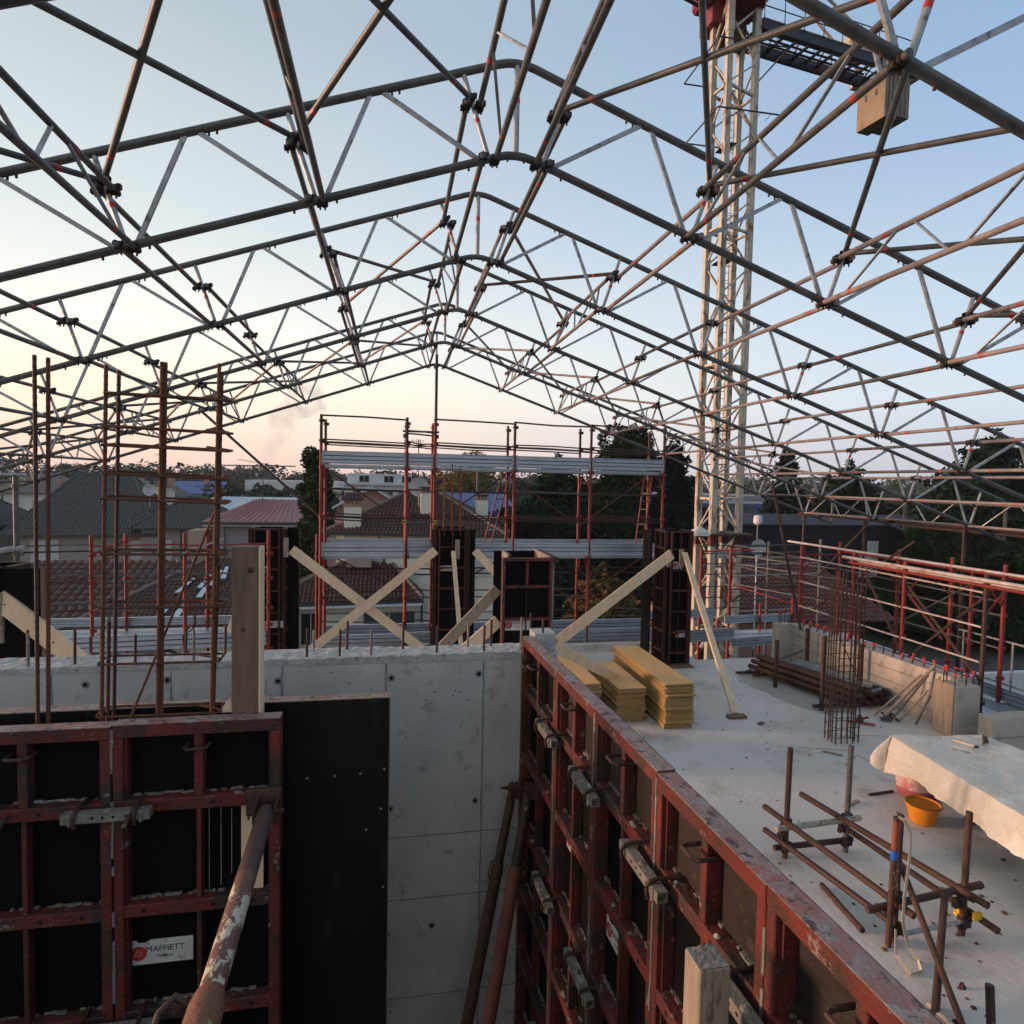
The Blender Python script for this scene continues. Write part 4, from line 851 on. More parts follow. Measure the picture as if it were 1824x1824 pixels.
stack('right-hand and longest stack of yellow shuttering boards on the slab',4.66,9.55,12.05,.50,24,gs,.0,2)
stack('middle stack of shuttering boards, lower boards grey and sticking out',3.98,9.95,11.55,.50,19,gs,.0,4,lowgrey=4)
stack('shortest left-hand stack of shuttering boards, half hidden by the red top rail',3.22,10.0,12.1,.50,22,gs,.0,6,lowgrey=3)
for x,y in ((4.5,9.8),(4.5,11.7),(3.95,10.2),(3.95,11.4),(3.2,10.3),(3.2,11.9)): pass
# stillage in front: posts, coupled tubes
def stil(t,x,y,h,m_,low=.10,hi=.37):
    g=G(); g.pipe_open((x,y,.0),(x+.015,y,h),.029,m_); t.part(g,'post',smooth=True)
    g=G(); clampf(g,(x,y-.02,low+.03),s=1.15); clampf(g,(x+.01,y+.02,hi),s=1.15); clampf(g,(x-.03,y+.02,hi-.11),s=1.0); 
    for a in range(5): an=a*1.3; g.tube((x,y,low+.05+.05*a),(x+.085*math.cos(an),y+.085*math.sin(an),low+.045+.05*a),.011,rust_dark,5)
    t.part(g,'coupler')
t=T('tube_rack','open rack of dark scaffold tubes with four upright posts, nearest on the slab','rack',(4.65,5.3,0))
stil(t,4.21,6.0,1.21,rust_dark); stil(t,4.95,6.0,1.19,galv_dull); stil(t,4.40,4.70,1.15,rust_dark,.1,.40); stil(t,5.09,4.68,1.13,rust_dark,.1,.40)
def pipe(t,p,q,m_,r_=.031,n='tube'): t.part(G().pipe_open(p,q,r_,m_),n,smooth=True)
pale_tube=mat('cream_painted_tube',(.42,.38,.31),(.30,.26,.21),9,wear=((.15,.07,.04),14,.55,.08),rough=.5,bump=.15)
pipe(t,(4.08,5.97,.345),(5.09,5.97,.385),pale_tube,n='cross_tube'); pipe(t,(4.10,6.03,.10),(5.04,6.03,.11),rust_dark,n='cross_tube')
pipe(t,(4.14,4.72,.30),(5.30,4.70,.43),rust_dark,n='cross_tube'); pipe(t,(4.45,4.66,.09),(5.12,4.66,.14),galv,.020,n='cross_tube')
pipe(t,(4.14,6.30,.42),(4.46,4.55,.33),rust_dark); pipe(t,(4.68,6.42,.46),(5.10,4.45,.42),rust_dark,.032); pipe(t,(4.98,6.05,.24),(5.22,4.45,.18),rust_dark); pipe(t,(4.10,6.22,.20),(4.44,4.66,.13),rust_tube)
g=G(); clampf(g,(5.10,4.72,.20),yellowp,.9); t.part(g,'yellow_coupler')
g=G(); clampf(g,(5.16,4.60,.22),yellowp,.75); t.part(g,'yellow_coupler')
for nm,lb,a,b,m_,r_ in (('loose_tube','short rust-brown tube lying on the slab under the rack',(4.27,5.48,.03),(4.20,4.83,.03),rust_tube,.026),
  ('loose_tube','dark tube leaning up against the near end of the rack',(4.10,3.95,.03),(4.83,4.62,.46),rust_dark,.030),
  ('loose_tube','dark tube leaning beside the strapped tube at the near end of the rack',(4.18,3.75,.0),(4.52,4.85,.72),rust_dark,.026),
  ('loose_tube','pale cream tube lying on the slab at the bottom right',(4.12,4.03,.03),(4.16,3.3,.03),pale_tube,.022),
  ('loose_tube','upright rusty tube with bright scar cut off by the bottom edge at the right',(4.04,3.42,-.0),(4.06,3.50,.62),rust_tube,.028)):
    T(nm,lb,'tube',a).part(G().pipe_open(a,b,r_,m_),'tube',smooth=True)
t=T('strapped_tube','upright tube with a blue tape band and a cream strap hanging from its top','tube',(4.33,4.72,.1))
t.part(G().pipe_open((4.315,4.66,.0),(4.30,4.62,1.18),.026,rust_dark),'tube',smooth=True); t.part(G().tube((4.3047,4.634,.80),(4.303,4.63,.88),.0272,bluet,12),'blue_band',smooth=True); t.part(G().tube((4.303,4.63,.89),(4.3005,4.621,1.15),.0268,mat('bright_rust_tube',(.25,.06,.03),(.17,.05,.03),9,rough=.6),12),'rust_band',smooth=True)
g=G(); pts=[(4.30,4.60,1.19),(4.34,4.58,1.17),(4.40,4.57,1.06),(4.405,4.57,.9),(4.38,4.56,.7),(4.35,4.55,.5),(4.33,4.53,.3),(4.37,4.5,.1),(4.42,4.45,.02),(4.36,4.35,.01),(4.22,4.32,.02),(4.17,4.42,.12),(4.25,4.52,.26)]
for i in range(len(pts)-1): g.bar(pts[i],pts[i+1],.028,.004,strapm,(0,1,0.3))
t.part(g,'strap')
g=G(); g.path([(4.285,4.60,.62),(4.33,4.595,.60),(4.27,4.60,.56),(4.335,4.60,.54),(4.28,4.6,.70),(4.33,4.6,.72)],.004,galv_dull,5); t.part(g,'tie_wire')
# bucket, sack
t=T('mortar_bucket','orange plastic mason bucket with dried mortar in front of the sack','bucket',(6.33,6.42,0))
g=G(); g.lathe((6.33,6.42,.003),[(.125,0),(.135,.015),(.182,.205),(.194,.210),(.196,.225),(.188,.227),(.176,.21)],bucketm,32); g2=g
t.part(g,'body',smooth=True); t.part(G().lathe((6.33,6.42,.200),[(.176,0),(.176,.004)],mud,24),'inside_disc');  # mortar-coloured disc closing the bucket below its rim
g=G(); g.path([(6.33-.191,6.42,.22),(6.33-.194,6.36,.235),(6.33-.12,6.26,.232),(6.33,6.225,.23),(6.33+.12,6.26,.232),(6.33+.194,6.36,.235),(6.33+.191,6.42,.22)],.004,rust_dark,6); t.part(g,'handle',smooth=True)
t=T('paper_sack','crumpled white and red paper sack under the edge of the sheeted table','sack',(6.82,6.95,0))
vs=[];fs=[];n=22;hh=[0,.03,.10,.18,.25,.31,.36,.40,.43]; rw=[.21,.24,.245,.235,.21,.18,.14,.09,.03]
def sackring(g,lo,hi_,m_):
    vs=[];fs=[]
    for i in range(lo,hi_+1):
        for k in range(n):
            a=2*math.pi*k/n; q=1+.13*noise.noise(Vector((math.cos(a)*2.2,math.sin(a)*2.2,hh[i]*9)))+.05*noise.noise(Vector((math.cos(a)*7,math.sin(a)*7,hh[i]*20)))
            vs.append((6.86+rw[i]*1.22*q*math.cos(a)-.05*hh[i],7.02+rw[i]*.95*q*math.sin(a),hh[i]*1.25))
    for i in range(hi_-lo):
        for k in range(n): j=(k+1)%n; fs.append((i*n+k,i*n+j,(i+1)*n+j,(i+1)*n+k))
    if hi_==len(hh)-1: fs.append(tuple((hi_-lo)*n+k for k in range(n)))
    return g.add(vs,fs,m_)
t.part(sackring(G(),2,8,bagm),'upper_paper',smooth=True); t.part(sackring(G(),0,2,bagred),'lower_print',smooth=True)
me=text_mesh('EKOMDO',.078,label_k,'lettering',.001)
for v in me.vertices:       # lettering wrapped round the sack
    a=-math.pi/2-.55+(v.co.x-.0)/.235*.75; x=v.co.x; v.co=Vector((6.86+.305*math.cos(a)-t.b.x,7.02+.262*math.sin(a)-.004-t.b.y,.045+v.co.y))
o=bpy.data.objects.new('lettering',me); sc.collection.objects.link(o); o.parent=t.o
# sheeted table: long pile of panels wrapped in milky plastic
t=T('sheeted_pile','long pale pile wrapped in milky plastic sheet, coming in from the right edge','sheeted pile',(8.5,6.5,0))
C4=[(6.28,6.92),(7.42,6.78),(7.9,3.2),(6.05,3.2)]   # plan of the top
def lerp(a,b,f): return a+(b-a)*f
NX,NY=34,70
def sheet(u,v):
    xl=lerp(6.30,5.78,v); xr=lerp(7.52,7.9,v); y=lerp(6.95,2.6,v); x=lerp(xl,xr,u); 
    y2=y-.16*u*(1-v)
    z=.86+.010*noise.noise(Vector((x*3,y2*3,1)))+.012*(abs(noise.noise(Vector((x*5+y2*2,y2*4,7))))-.2)+.005*abs(noise.noise(Vector((x*17,y2*15,2))))
    e=min(u,.08)/.08; e2=min(v,.03)/.03; z-=.010*(1-e)**2+.010*(1-e2)**2+.02*math.exp(-((u-.5)**2)/.05)*(.5+noise.noise(Vector((0,y*1.3,4))))
    return (x,y2,z)
g=G(); vs=[];fs=[]
for j in range(NY+1):
    for i in range(NX+1): vs.append(sheet(i/NX,j/NY))
for j in range(NY):
    for i in range(NX): a=j*(NX+1)+i; fs.append((a,a+NX+1,a+NX+2,a+1))
g.add(vs,fs,sheetm); 
# hanging skirt on the left and far sides with folds
def skirt(g,edge,n_,drop,outv,seed):
    vs=[];fs=[];K=7
    for i in range(n_+1):
        u=i/n_; p=Vector(edge(u))
        for k in range(K+1):
            f=k/K; w_=.04*f*noise.noise(Vector((u*11+seed,f*1.2,seed)))+.06*f*abs(noise.noise(Vector((u*30+f*4,f*2,seed))))
            vs.append(p+Vector(outv)*(.02*math.sin(min(1,f*3)*math.pi/2)+w_+.05*f)+Vector((0,0,-drop(u)*f)))
    for i in range(n_):
        for k in range(K): a=i*(K+1)+k; fs.append((a,a+1,a+K+2,a+K+1))
    return g.add(vs,fs,sheetm)
skirt(g,lambda u:sheet(0,u),110,lambda u:(.31 if u>.10 else .47-1.6*u)+.12*u+.02*noise.noise(Vector((u*6,0,3)))+(.35*max(0,u-.62)*3),(-1,-.15,0),2)
skirt(g,lambda u:sheet(1-u,0),50,lambda u:.24+.20*u+.05*noise.noise(Vector((u*5,1,3))),(0,1,0),5)
vs=[]; 
for k in range(9):       # bunched corner
    a=math.pi/2+math.pi/2*k/8
    for f in range(6): ff=f/5; vs.append((6.30+math.cos(a)*(.02+(.06+.20*math.sin(2*(a-math.pi/2)))*math.sin(ff*2.2)),6.90+math.sin(a)*(.02+(.06+.16*math.sin(2*(a-math.pi/2)))*ff),.85-(.42+.02*math.sin(k*1.1))*ff))
g.add(vs,[(k*6+f,k*6+f+1,k*6+f+7,k*6+f+6) for k in range(8) for f in range(5)],sheetm)
t.part(g,'plastic_sheet',smooth=True)
g=G(); g.slab([(6.36,6.86,.0),(7.45,6.72,0),(7.82,2.7,0),(5.95,2.7,0)],(0,0,1),.001,wood_pale); 
t.part(G().slab([(6.34,6.88,.62),(7.45,6.72,.62),(7.82,2.7,.62),(5.86,2.7,.62)],(0,0,1),.225,wood_pale),'panel_pile')
for p in ((6.9,6.3),(7.2,4.5),(6.6,3.2)): t.part(G().cbox(p[0]-.05,p[0]+.05,p[1]-.05,p[1]+.05,0,.62,rust_dark,.01),'trestle_leg')
g=G()
for a,b in (((7.05,6.5),(7.14,6.37)),((7.14,6.37),(7.12,6.42))): pass
t=T('hammer','small claw hammer with pale handle lying on the plastic sheet','hammer',(7.0,6.5,.87)); t.part(G().tube((6.93,6.62,.885),(7.02,6.42,.885),.010,wood_new,7),'handle'); t.part(G().cbox(6.995,7.055,6.385,6.41,.872,.90,rust_dark,.004),'head')
t=T('pliers','dark cutting tool lying on the far part of the plastic sheet','tool',(7.3,6.65,.87)); t.part(G().bar((7.30,6.52,.885),(7.43,6.66,.885),.05,.03,rust_dark),'jaw'); t.part(G().bar((7.29,6.54,.885),(7.22,6.48,.885),.02,.02,rebar_d),'handle')
# second rack with parked shoring tubes
t=T('prop_rack','low rack stacked with dark brown shoring props and pale steel planks by the parapet','rack',(8.3,11.2,0))
for x,y,h in ((7.56,11.3,.96),(7.63,10.0,1.36),(9.0-.1,10.6,1.0),(8.75,12.0,1.0)): t.part(G().box(x-.03,x+.03,y-.03,y+.03,0,h,rust_dark),'post')
for i,(x,z) in enumerate(((7.66,.14),(7.78,.14),(7.90,.14),(8.02,.14),(8.14,.14),(8.26,.14),(7.72,.25),(7.84,.25),(7.96,.25),(8.08,.25),(7.80,.35),(7.92,.35))):
    rr=random.Random(i); t.part(G().pipe_open((x-.05,12.25+rr.uniform(-.1,.1),z),(x+.55,9.95+rr.uniform(-.1,.15),z),.052,rust_tube if i%3 else rust_dark),'shoring_prop',smooth=True)
for i in range(6):
    t.part(G().bar((8.25+.10*i-.1,12.05,.20+.02*i),(8.62+.09*i,10.1,.20+.02*i),.085,.035,galv if i%2 else steel_deck),'steel_plank')
g=G(); rr=random.Random(2)
for i in range(26): x=8.35+rr.uniform(0,.65); y=9.95+rr.uniform(0,.4); g.tube((x,y,.06+rr.uniform(0,.28)),(x+.05,y-.05,.06+rr.uniform(0,.28)),.03,rust_dark,6)
o=t.part(g,'prop_collars'); o['kind']='stuff'
t.part(G().box(7.5,9.05,10.02,10.08,.04,.09,rust_dark),'skid'); t.part(G().box(7.45,8.8,11.9,11.96,.04,.09,rust_dark),'skid')
T('loose_tube','thin dark bar lying across the far end of the prop rack','tube',(7.4,12,.3)).part(G().tube((7.3,12.1,.06),(8.9,12.35,.42),.02,galv_dull,6),'tube')
G().box(7.25,7.8,12.2,12.26,.01,.05,rust_dark).build('steel_bar',cat='bar',label='short dark bar on the slab left of the prop rack')
t=T('tool_heap','small red tool with black base on the slab right of the rebar cage','tool',(7.9,9.35,0)); t.part(G().bar((7.72,9.45,.02),(8.05,9.2,.02),.05,.035,bagred),'base'); t.part(G().lathe((7.88,9.35,.03),[(.06,0),(.05,.05),(.02,.12)],rust_dark,9),'knob'); t.part(G().bar((7.82,9.38,.05),(7.96,9.25,.14),.03,.03,cranered),'lever')
# thin props leaning on the parapet
for i,(a,b,m_) in enumerate((((8.42,9.45,.03),(9.12,9.15,1.02),wood_pale),((8.50,9.35,.03),(8.95,9.1,.88),galv_dull),((8.62,9.3,.03),(8.93,9.08,.62),wood_pale),((8.38,9.6,.03),(9.05,9.35,.80),wood_pale),((8.75,9.1,.03),(8.9,9.0,.55),galv_dull))):
    T('leaning_prop','thin pale prop leaning on the parapet beside the pillar, %s of five'%ORD[i],'prop',a,'thin props leaning on the parapet').part(G().tube(a,b,.028 if i==0 else .020,m_,8),'tube',smooth=True)
g=G(); rr=random.Random(9)
for i in range(14): x=8.35+rr.uniform(0,.45); y=9.25+rr.uniform(0,.35); g.bar((x,y,.02),(x+rr.uniform(-.1,.1),y+rr.uniform(-.1,.1),.02+rr.uniform(0,.1)),.03,.03,galv_dull)
g.build('metal_offcuts',cat='offcuts',kind='stuff',label='heap of small metal offcuts at the foot of the leaning thin props')
# dowels with red caps on the parapet and pillar, and bare ones
def dowel(x,y,z,h,cap,label,grp):
    t=T('capped_dowel' if cap else 'bare_dowel',label,'rebar',(x,y,z),grp); t.part(G().tube((x,y,z-.05),(x,y,z+h),.011,rebar_d,6),'bar')
    if cap: t.part(G().lathe((x,y,z+h-.03),[(.016,0),(.017,.035),(.027,.04),(.029,.056),(.015,.062)],capred,10),'cap',smooth=True)
k=0; rr=random.Random(12)
for i in range(34):
    f=(i+.5)/34; y=12.7-f*3.75; x=9.00+.055*(12.7-y)+(0 if i%2 else .12)+rr.uniform(-.015,.015)
    cap=not(.44<f<.50 or .60<f<.74) ; h=rr.uniform(.08,.13)
    dowel(x,y,PZ,h,cap,('red capped' if cap else 'bare')+' dowel on the parapet top, %s from the far corner'%ORD[i],'dowels along the parapet top')
for i,(x,y,h) in enumerate(((8.66,12.9,.26),(8.74,12.95,.2),(8.86,12.98,.3),(9.02,12.95,.24),(9.12,12.9,.28))): dowel(x,y,PZ,h,True,'tall red capped dowel at the far corner of the parapet, %s from the left'%ORD[i],'tall capped dowels at the parapet corner')
for i,(x,y,h) in enumerate(((9.0,8.85,.22),(9.08,8.87,.20),(9.02,8.65,.17),(9.2,8.62,.16),(9.3,8.8,.20),(9.37,8.65,.19),(9.22,8.85,.2))): dowel(x,y,.84,h,True,'red capped dowel on the square pillar stub, %s of seven'%ORD[i],'capped dowels on the pillar stub')
# litter on the slab
g=G(); rr=random.Random(21)
for i in range(420):
    x=rr.uniform(1.6,8.6); y=rr.uniform(2.6,13) if i%3 else rr.uniform(2.8,6); s_=rr.uniform(.006,.022) if i%9 else rr.uniform(.02,.035)
    g.lathe((x,y,.0),[(s_,0),(s_*.7,s_*.35),(s_*.1,s_*.45)],mud if i%2 else rust_dark,5)
g.build('crumbs',cat='crumbs',kind='stuff',label='scattered crumbs of mortar and wood chips on the slab')
for i,(x,y,s_) in enumerate(((4.27,3.52,.13),(4.20,3.85,.07),(4.15,4.0,.05),(4.55,4.15,.04))):
    g=G(); vs=[];n=10
    for a in range(n): q=2*math.pi*a/n; r_=s_*(1+.4*noise.noise(Vector((a*1.7,i,0)))); vs+= [(x+r_*math.cos(q),y+r_*.5*math.sin(q),.002),(x+r_*.5*math.cos(q),y+r_*.28*math.sin(q),.03+.02*math.sin(a*2))]
    g.add(vs+[(x,y,.05)],[(2*a,2*((a+1)%n),2*((a+1)%n)+1,2*a+1) for a in range(n)]+[(2*a+1,2*((a+1)%n)+1,2*n) for a in range(n)],rust_dark)
    g.build('mortar_clod',cat='clod',label='dark mortar clod on the slab at the bottom right, %s in size'%('largest','second','third','smallest')[i],group='mortar clods on the slab')
# shallow pour edges and red marks on the slab
g=G(); rr=random.Random(4)
for (a,b) in (((6.2,8.6),(6.95,8.35)),((7.2,8.3),(7.9,7.6)),((6.9,8.2),(7.0,7.5)),((7.4,8.9),(8.3,8.7))):
    a=Vector((*a,.004));b=Vector((*b,.004)); g.bar(a,b,.008,.001,redtape)
g.build('chalk_line',cat='marking',label='faint red snapped chalk lines on the slab round the cage foot',at=(0,0,0))

# sawdust, offcuts and small scraps of wood lying about
def scrap(label,x,y,l,w,a,m,z=.003):
    c,s_=math.cos(a),math.sin(a); t=T('wood_scrap',label,'wood scrap',(x,y,z),'wood scraps on the slab'); t.part(G().bar((x-l/2*c,y-l/2*s_,z+.012),(x+l/2*c,y+l/2*s_,z+.012),w,.022,m),'scrap')
scrap('pale lath scrap on the slab left of the orange bucket',5.75,6.9,.32,.04,.4,wood_pale)
scrap('short board scrap on the slab behind the middle board stack',3.9,12.3,.7,.10,1.2,wood_old)
scrap('dark splinter under the far end of the sheeted pile',6.35,7.1,.4,.03,.1,rust_dark)
scrap('small lath beside the long board stack',5.25,10.6,.35,.04,1.9,wood_pale)
scrap('small offcut near the foot block of the leaning prop',6.15,9.55,.14,.07,.7,wood_old)
scrap('thin lath by the cage foot on the slab',6.55,8.3,.28,.025,2.4,wood_pale)
# ------------------------------------------------------------------ tower crane behind
t=T('tower_crane','cream tower crane with red slewing unit and hanging ballast box, behind the roof frame','crane',(12.35,22.45,-6.5))
LG=[Vector((11.56,22.62,0)),Vector((11.72,21.78,0)),Vector((13.10,22.33,0)),Vector((12.94,23.17,0))]
for i in range(4):
    l=LG[i]; g=G(); g.box(l.x-.105,l.x+.105,l.y-.105,l.y+.105,-6.5,20.4,cranem); t.part(g,'tower_leg')
def P3(i,z,ins=0): 
    v=LG[i%4].copy(); v.z=z; return v
z=-6.5; k=0
while z<20.0:
    for i in range(4):
        a,b=(i,i+1) if (k+i)%2 else (i+1,i)
        t.part(G().bar(P3(a,z+.05),P3(b,z+1.20),.055,.055,cranem),'lacing_bar')
    if k%4==0:
        for i in range(4): t.part(G().bar(P3(i,z+.02),P3(i+1,z+.02),.07,.09,cranem),'horizontal_bar')
    z+=1.25; k+=1
cx,cy=12.33,22.48
# ladder with hoops inside the tower
g=G(); 
for s in (-.2,.2): g.tube((cx+s,cy+.25,-3),(cx+s,cy+.25,19),.016,cranem,5)
t.part(g,'ladder_stiles')
g=G(); z=-3
while z<19: g.tube((cx-.2,cy+.25,z),(cx+.2,cy+.25,z),.013,cranem,4); z+=.28
o=t.part(g,'ladder_rungs'); o['kind']='stuff'
for z in (0.9,4.8,8.6,12.4,16.6):
    g=G()
    g.box(cx-.45,cx+.05,cy-.4,cy+.4,z,z+.03,crane_dark); t.part(g,'rest_platform')
for z in [1+.62*i for i in range(28)]:
    g=G(); g.path([(cx-.24+.0,cy+.22,z)]+[(cx+.30*math.cos(a_),cy+.22-.30+.0*a_-.30*math.sin(a_)*.9,z) for a_ in [math.pi*j/8 for j in range(8,-1,-1)]]+[(cx+.24,cy+.22,z)],.010,crane_dark,4); 
    if int(z*10)%3: t.part(g,'safety_hoop')
# collar platform low down with sheet
g=G(); g.box(11.35,13.3,21.55,23.3,2.15,2.22,rust_dark); t.part(g,'collar_platform')
for i in range(4): l=LG[i]; t.part(G().box(l.x-.12,l.x+.12,l.y-.12,l.y+.12,1.75,2.14,red_steel),'joint_collar')
t.part(G().box(11.9,12.9,21.7,21.95,1.30,1.62,cranem),'cable_box')
g=G(); 
vs=[];n=16
for j in range(7):
    for i in range(n): a=2*math.pi*i/n; r_=.40*(1-(j/6)**2*.9)*(1+.35*noise.noise(Vector((i,j*.6,2)))); vs.append((10.75+r_*math.cos(a),20.9+r_*.5*math.sin(a),2.22+.34*(j/6)))
fs=[(j*n+i,j*n+(i+1)%n,(j+1)*n+(i+1)%n,(j+1)*n+i) for j in range(6) for i in range(n)]+[tuple(6*n+i for i in range(n))]
g.add(vs,fs,sheetm); t.part(g,'white_bundle',smooth=True)
# small platforms near the top
for z,e in ((17.3,.25),(19.6,.35)):
    g=G()
    for dx in (-1-e,1+e): g.tube((cx+dx,cy-1-e,z),(cx+dx,cy+1+e,z),.03,crane_dark,5); g.tube((cx-1-e,cy+dx,z),(cx+1+e,cy+dx,z),.03,crane_dark,5)
    for q in range(7): xx=cx-1-e+(2+2*e)*q/6; g.tube((xx,cy-1-e,z),(xx,cy-.8,z),.014,crane_dark,4)
    t.part(g,'platform_frame')
# slewing unit, cab ring
g=G(); g.cbox(cx-1.25,cx+1.25,cy-1.2,cy+1.2,22.0,23.6,cranered,.12); t.part(g,'slewing_unit')
g=G(); g.lathe((cx,cy,21.65),[(1.0,0),(1.05,.1),(1.05,.3),(.95,.36)],cranered,20); t.part(g,'slewing_ring',smooth=True)
g=G(); 
for i in range(4): 
    a=P3(i,20.3); b=P3(i,21.7); b.z=21.7; g.bar(a,b,.24,.24,cranem)
    c_=P3((i+1),21.7); c_.z=21.7; g.bar(a,c_,.07,.07,cranem)
t.part(g,'head_frame')
g=G(); g.box(cx-1.1,cx-.6,cy-.3,cy+.7,20.9,21.9,cranered); g.box(cx-.5,cx+.5,cy+.1,cy+.6,20.5,21.6,rust_dark); t.part(g,'motor_box')
# counter jib towards the right with ballast
J0=Vector((13.2,22.9,21.15)); J1=Vector((20.6,24.05,21.15)); jd=(J1-J0).normalized(); jn=Vector((-jd.y,jd.x,0)); hw=.62
def JP(f,s,dz=0): return J0.lerp(J1,f)+jn*s+Vector((0,0,dz))
for s in (-hw,hw):
    g=G(); g.bar(JP(0,s),JP(1.05,s),.09,.34,crane_dark); g.bar(JP(0,s,-.19),JP(1.05,s,-.19),.15,.035,crane_dark); g.bar(JP(0,s,.19),JP(1.05,s,.19),.15,.035,cranem); t.part(g,'jib_beam')
for q in range(13):
    f=q/12; t.part(G().bar(JP(f,-hw),JP(f,hw),.07,.10,crane_dark),'cross_beam')
    if q<12: t.part(G().bar(JP(f,-hw),JP(f+1/12,hw) if q%2 else JP(f+1/12,-hw+.01),.04,.04,crane_dark),'cross_lacing')
g=G()
for s in (-.42,-.2,.05,.3): g.bar(JP(.02,s,.06),JP(.8,s,.06),.10,.02,crane_dark)
t.part(g,'walkway_grating')
for s in (-hw-.1,hw+.1):
    g=G()
    for zz in (.6,1.1): g.tube(JP(0,s,zz),JP(1,s,zz),.022,crane_dark,5)
    for q in range(9): g.tube(JP(q/8,s,.1),JP(q/8,s,1.1),.018,crane_dark,5)
    t.part(g,'walkway_rail')
for i,f in enumerate((.86,.95)):
    g=G()
    for s in (0,): 
        c0_=JP(f-.045,-hw*.98,-2.15 if i==0 else -2.0); 
        a=JP(f-.043,-hw-.05); b=JP(f+.043,-hw-.05); c_=JP(f+.043,hw+.05); d_=JP(f-.043,hw+.05); zb=19.05 if i==0 else 19.2
        g.slab([(v.x,v.y,zb) for v in (a,b,c_,d_)],(0,0,1),1.85,crane_blk)
    o=t.part(g,'ballast_block')
    for q in (.30,.62): v=a.lerp(b,q)-jn*.004; t.part(G().bar((v.x,v.y,zb+.02),(v.x,v.y,zb+1.83),.035,.012,crane_dark,tuple(jn)),'block_joint',parent=o)
    for q in (-.25,.25):
        v=JP(f-.0435,q); g=G(); g.bar((v.x-.004,v.y,20.1),(v.x-.004,v.y,20.35),.10,.012,crane_dark,tuple(jd)); t.part(g,'lifting_slot',parent=o)
g=G(); g.bar(JP(.78,-hw-.18,-.12),JP(1.06,-hw-.18,-.12),.16,.3,cranem); g.bar(JP(.78,hw+.18,-.12),JP(1.06,hw+.18,-.12),.16,.3,cranem); g.bar(JP(1.05,-hw-.2,-.12),JP(1.05,hw+.2,-.12),.16,.3,cranem); t.part(g,'ballast_frame')
g=G(); g.cbox(JP(.68,0).x-.45,JP(.68,0).x+.5,JP(.68,0).y-.4,JP(.68,0).y+.4,21.4,22.2,cranem,.05); t.part(g,'winch_box')
for s in (-hw,hw):
    t.part(G().bar(Vector((13.0,22.7,24.6))+jn*s*.4,JP(.85,s,.2),.10,.05,cranem),'tie_bar'); 
# main jib leading out of the picture to the upper left
K0=Vector((11.3,22.0,21.5)); K1=Vector((-14,14.5,22.3)); kd=(K1-K0).normalized(); kn=Vector((-kd.y,kd.x,0))
n=26
def KP(i,s,dz): return K0.lerp(K1,i/n)+kn*s+Vector((0,0,dz))
for s,dz,nm in ((-.55,0,'jib_chord'),(.55,0,'jib_chord'),(0,1.1,'jib_chord')):
    t.part(G().bar(KP(0,s,dz),KP(n,s,dz),.09,.09,crane_dark),nm)
for i in range(n):
    g=G(); g.bar(KP(i,-.55,0),KP(i+.5,0,1.1),.045,.045,crane_dark); g.bar(KP(i+.5,0,1.1),KP(i+1,-.55,0),.045,.045,crane_dark); g.bar(KP(i,.55,0),KP(i+.5,0,1.1),.045,.045,crane_dark); g.bar(KP(i+.5,0,1.1),KP(i+1,.55,0),.045,.045,crane_dark); g.bar(KP(i,-.55,0),KP(i,.55,0),.04,.04,crane_dark); g.bar(KP(i,-.55,0),KP(i+1,.55,0),.035,.035,crane_dark); t.part(g,'jib_lattice')
t.part(G().bar(KP(0,-.1,.04),KP(6,-.1,.04),.7,.03,glassm),'jib_walkway')
# tower head above the frame
g=G()
for a,b in (((12.0,22.2),(12.35,22.5)),((12.7,22.2),(12.35,22.5)),((12.0,22.8),(12.35,22.5)),((12.7,22.8),(12.35,22.5))): g.bar((a[0],a[1],22.6),(b[0],b[1],26),.12,.12,cranem)
t.part(g,'tower_head')
# ------------------------------------------------------------------ houses
GZ=-6.5
def V3(p,z): return Vector((p[0],p[1],z))
def tiled(A,B,C,D,tw,tl,m,rib=.05,rd=0):
    """roof face A,B (eave) C,D (ridge, C over B) covered with overlapping barrel tiles"""
    A,B,C,D=map(Vector,(A,B,C,D)); U=(B-A); Lu=U.length; U.normalize(); nrm=U.cross((D-A) if (D-A).length>.01 else (C-A)).normalized()
    if nrm.z<0: nrm=-nrm
    Vv=nrm.cross(U).normalized(); 
    if Vv.z<0: Vv=-Vv
    Ls=(D-A).dot(Vv); du0=(D-A).dot(U); du1=(C-B).dot(U); g=G(); g.add([A-nrm*.03,B-nrm*.03,C-nrm*.03,D-nrm*.03],[(0,1,2,3)],m)
    rows=max(2,int(Ls/tl)); rr=random.Random(int(Lu*100))
    for j in range(rows):
        f0=j/rows; f1=(j+1)/rows; l0=du0*f0; l1=du0*f1; r0_=Lu+du1*f0; r1=Lu+du1*f1
        lo=min(l0,l1) if du0<0 else max(l0,l1)-tw*.3; hi_=max(r0_,r1) if du1>0 else min(r0_,r1)+tw*.3
        k0=int(lo/tw); k1=int(hi_/tw)
        for k in range(k0,k1+1):
            u=k*tw+tw/2
            if u<lo or u>hi_: continue
            o=A+U*u; ja=rr.uniform(-.012,.012); a=o+Vv*(f0*Ls-.03+ja); b=o+Vv*(f1*Ls); w_=tw*.46; vs=[]
            for (p,hh) in ((a,rib+.03),(b,rib*.75)):
                for (q,zz) in ((-1,0),(-.55,.75),(0,1),(.55,.75),(1,0)): vs.append(p+U*(q*w_)+nrm*(hh*zz+.004))
            g.add(vs,[(0,5,6,1),(1,6,7,2),(2,7,8,3),(3,8,9,4),(0,1,2,3,4)],m)
    return g
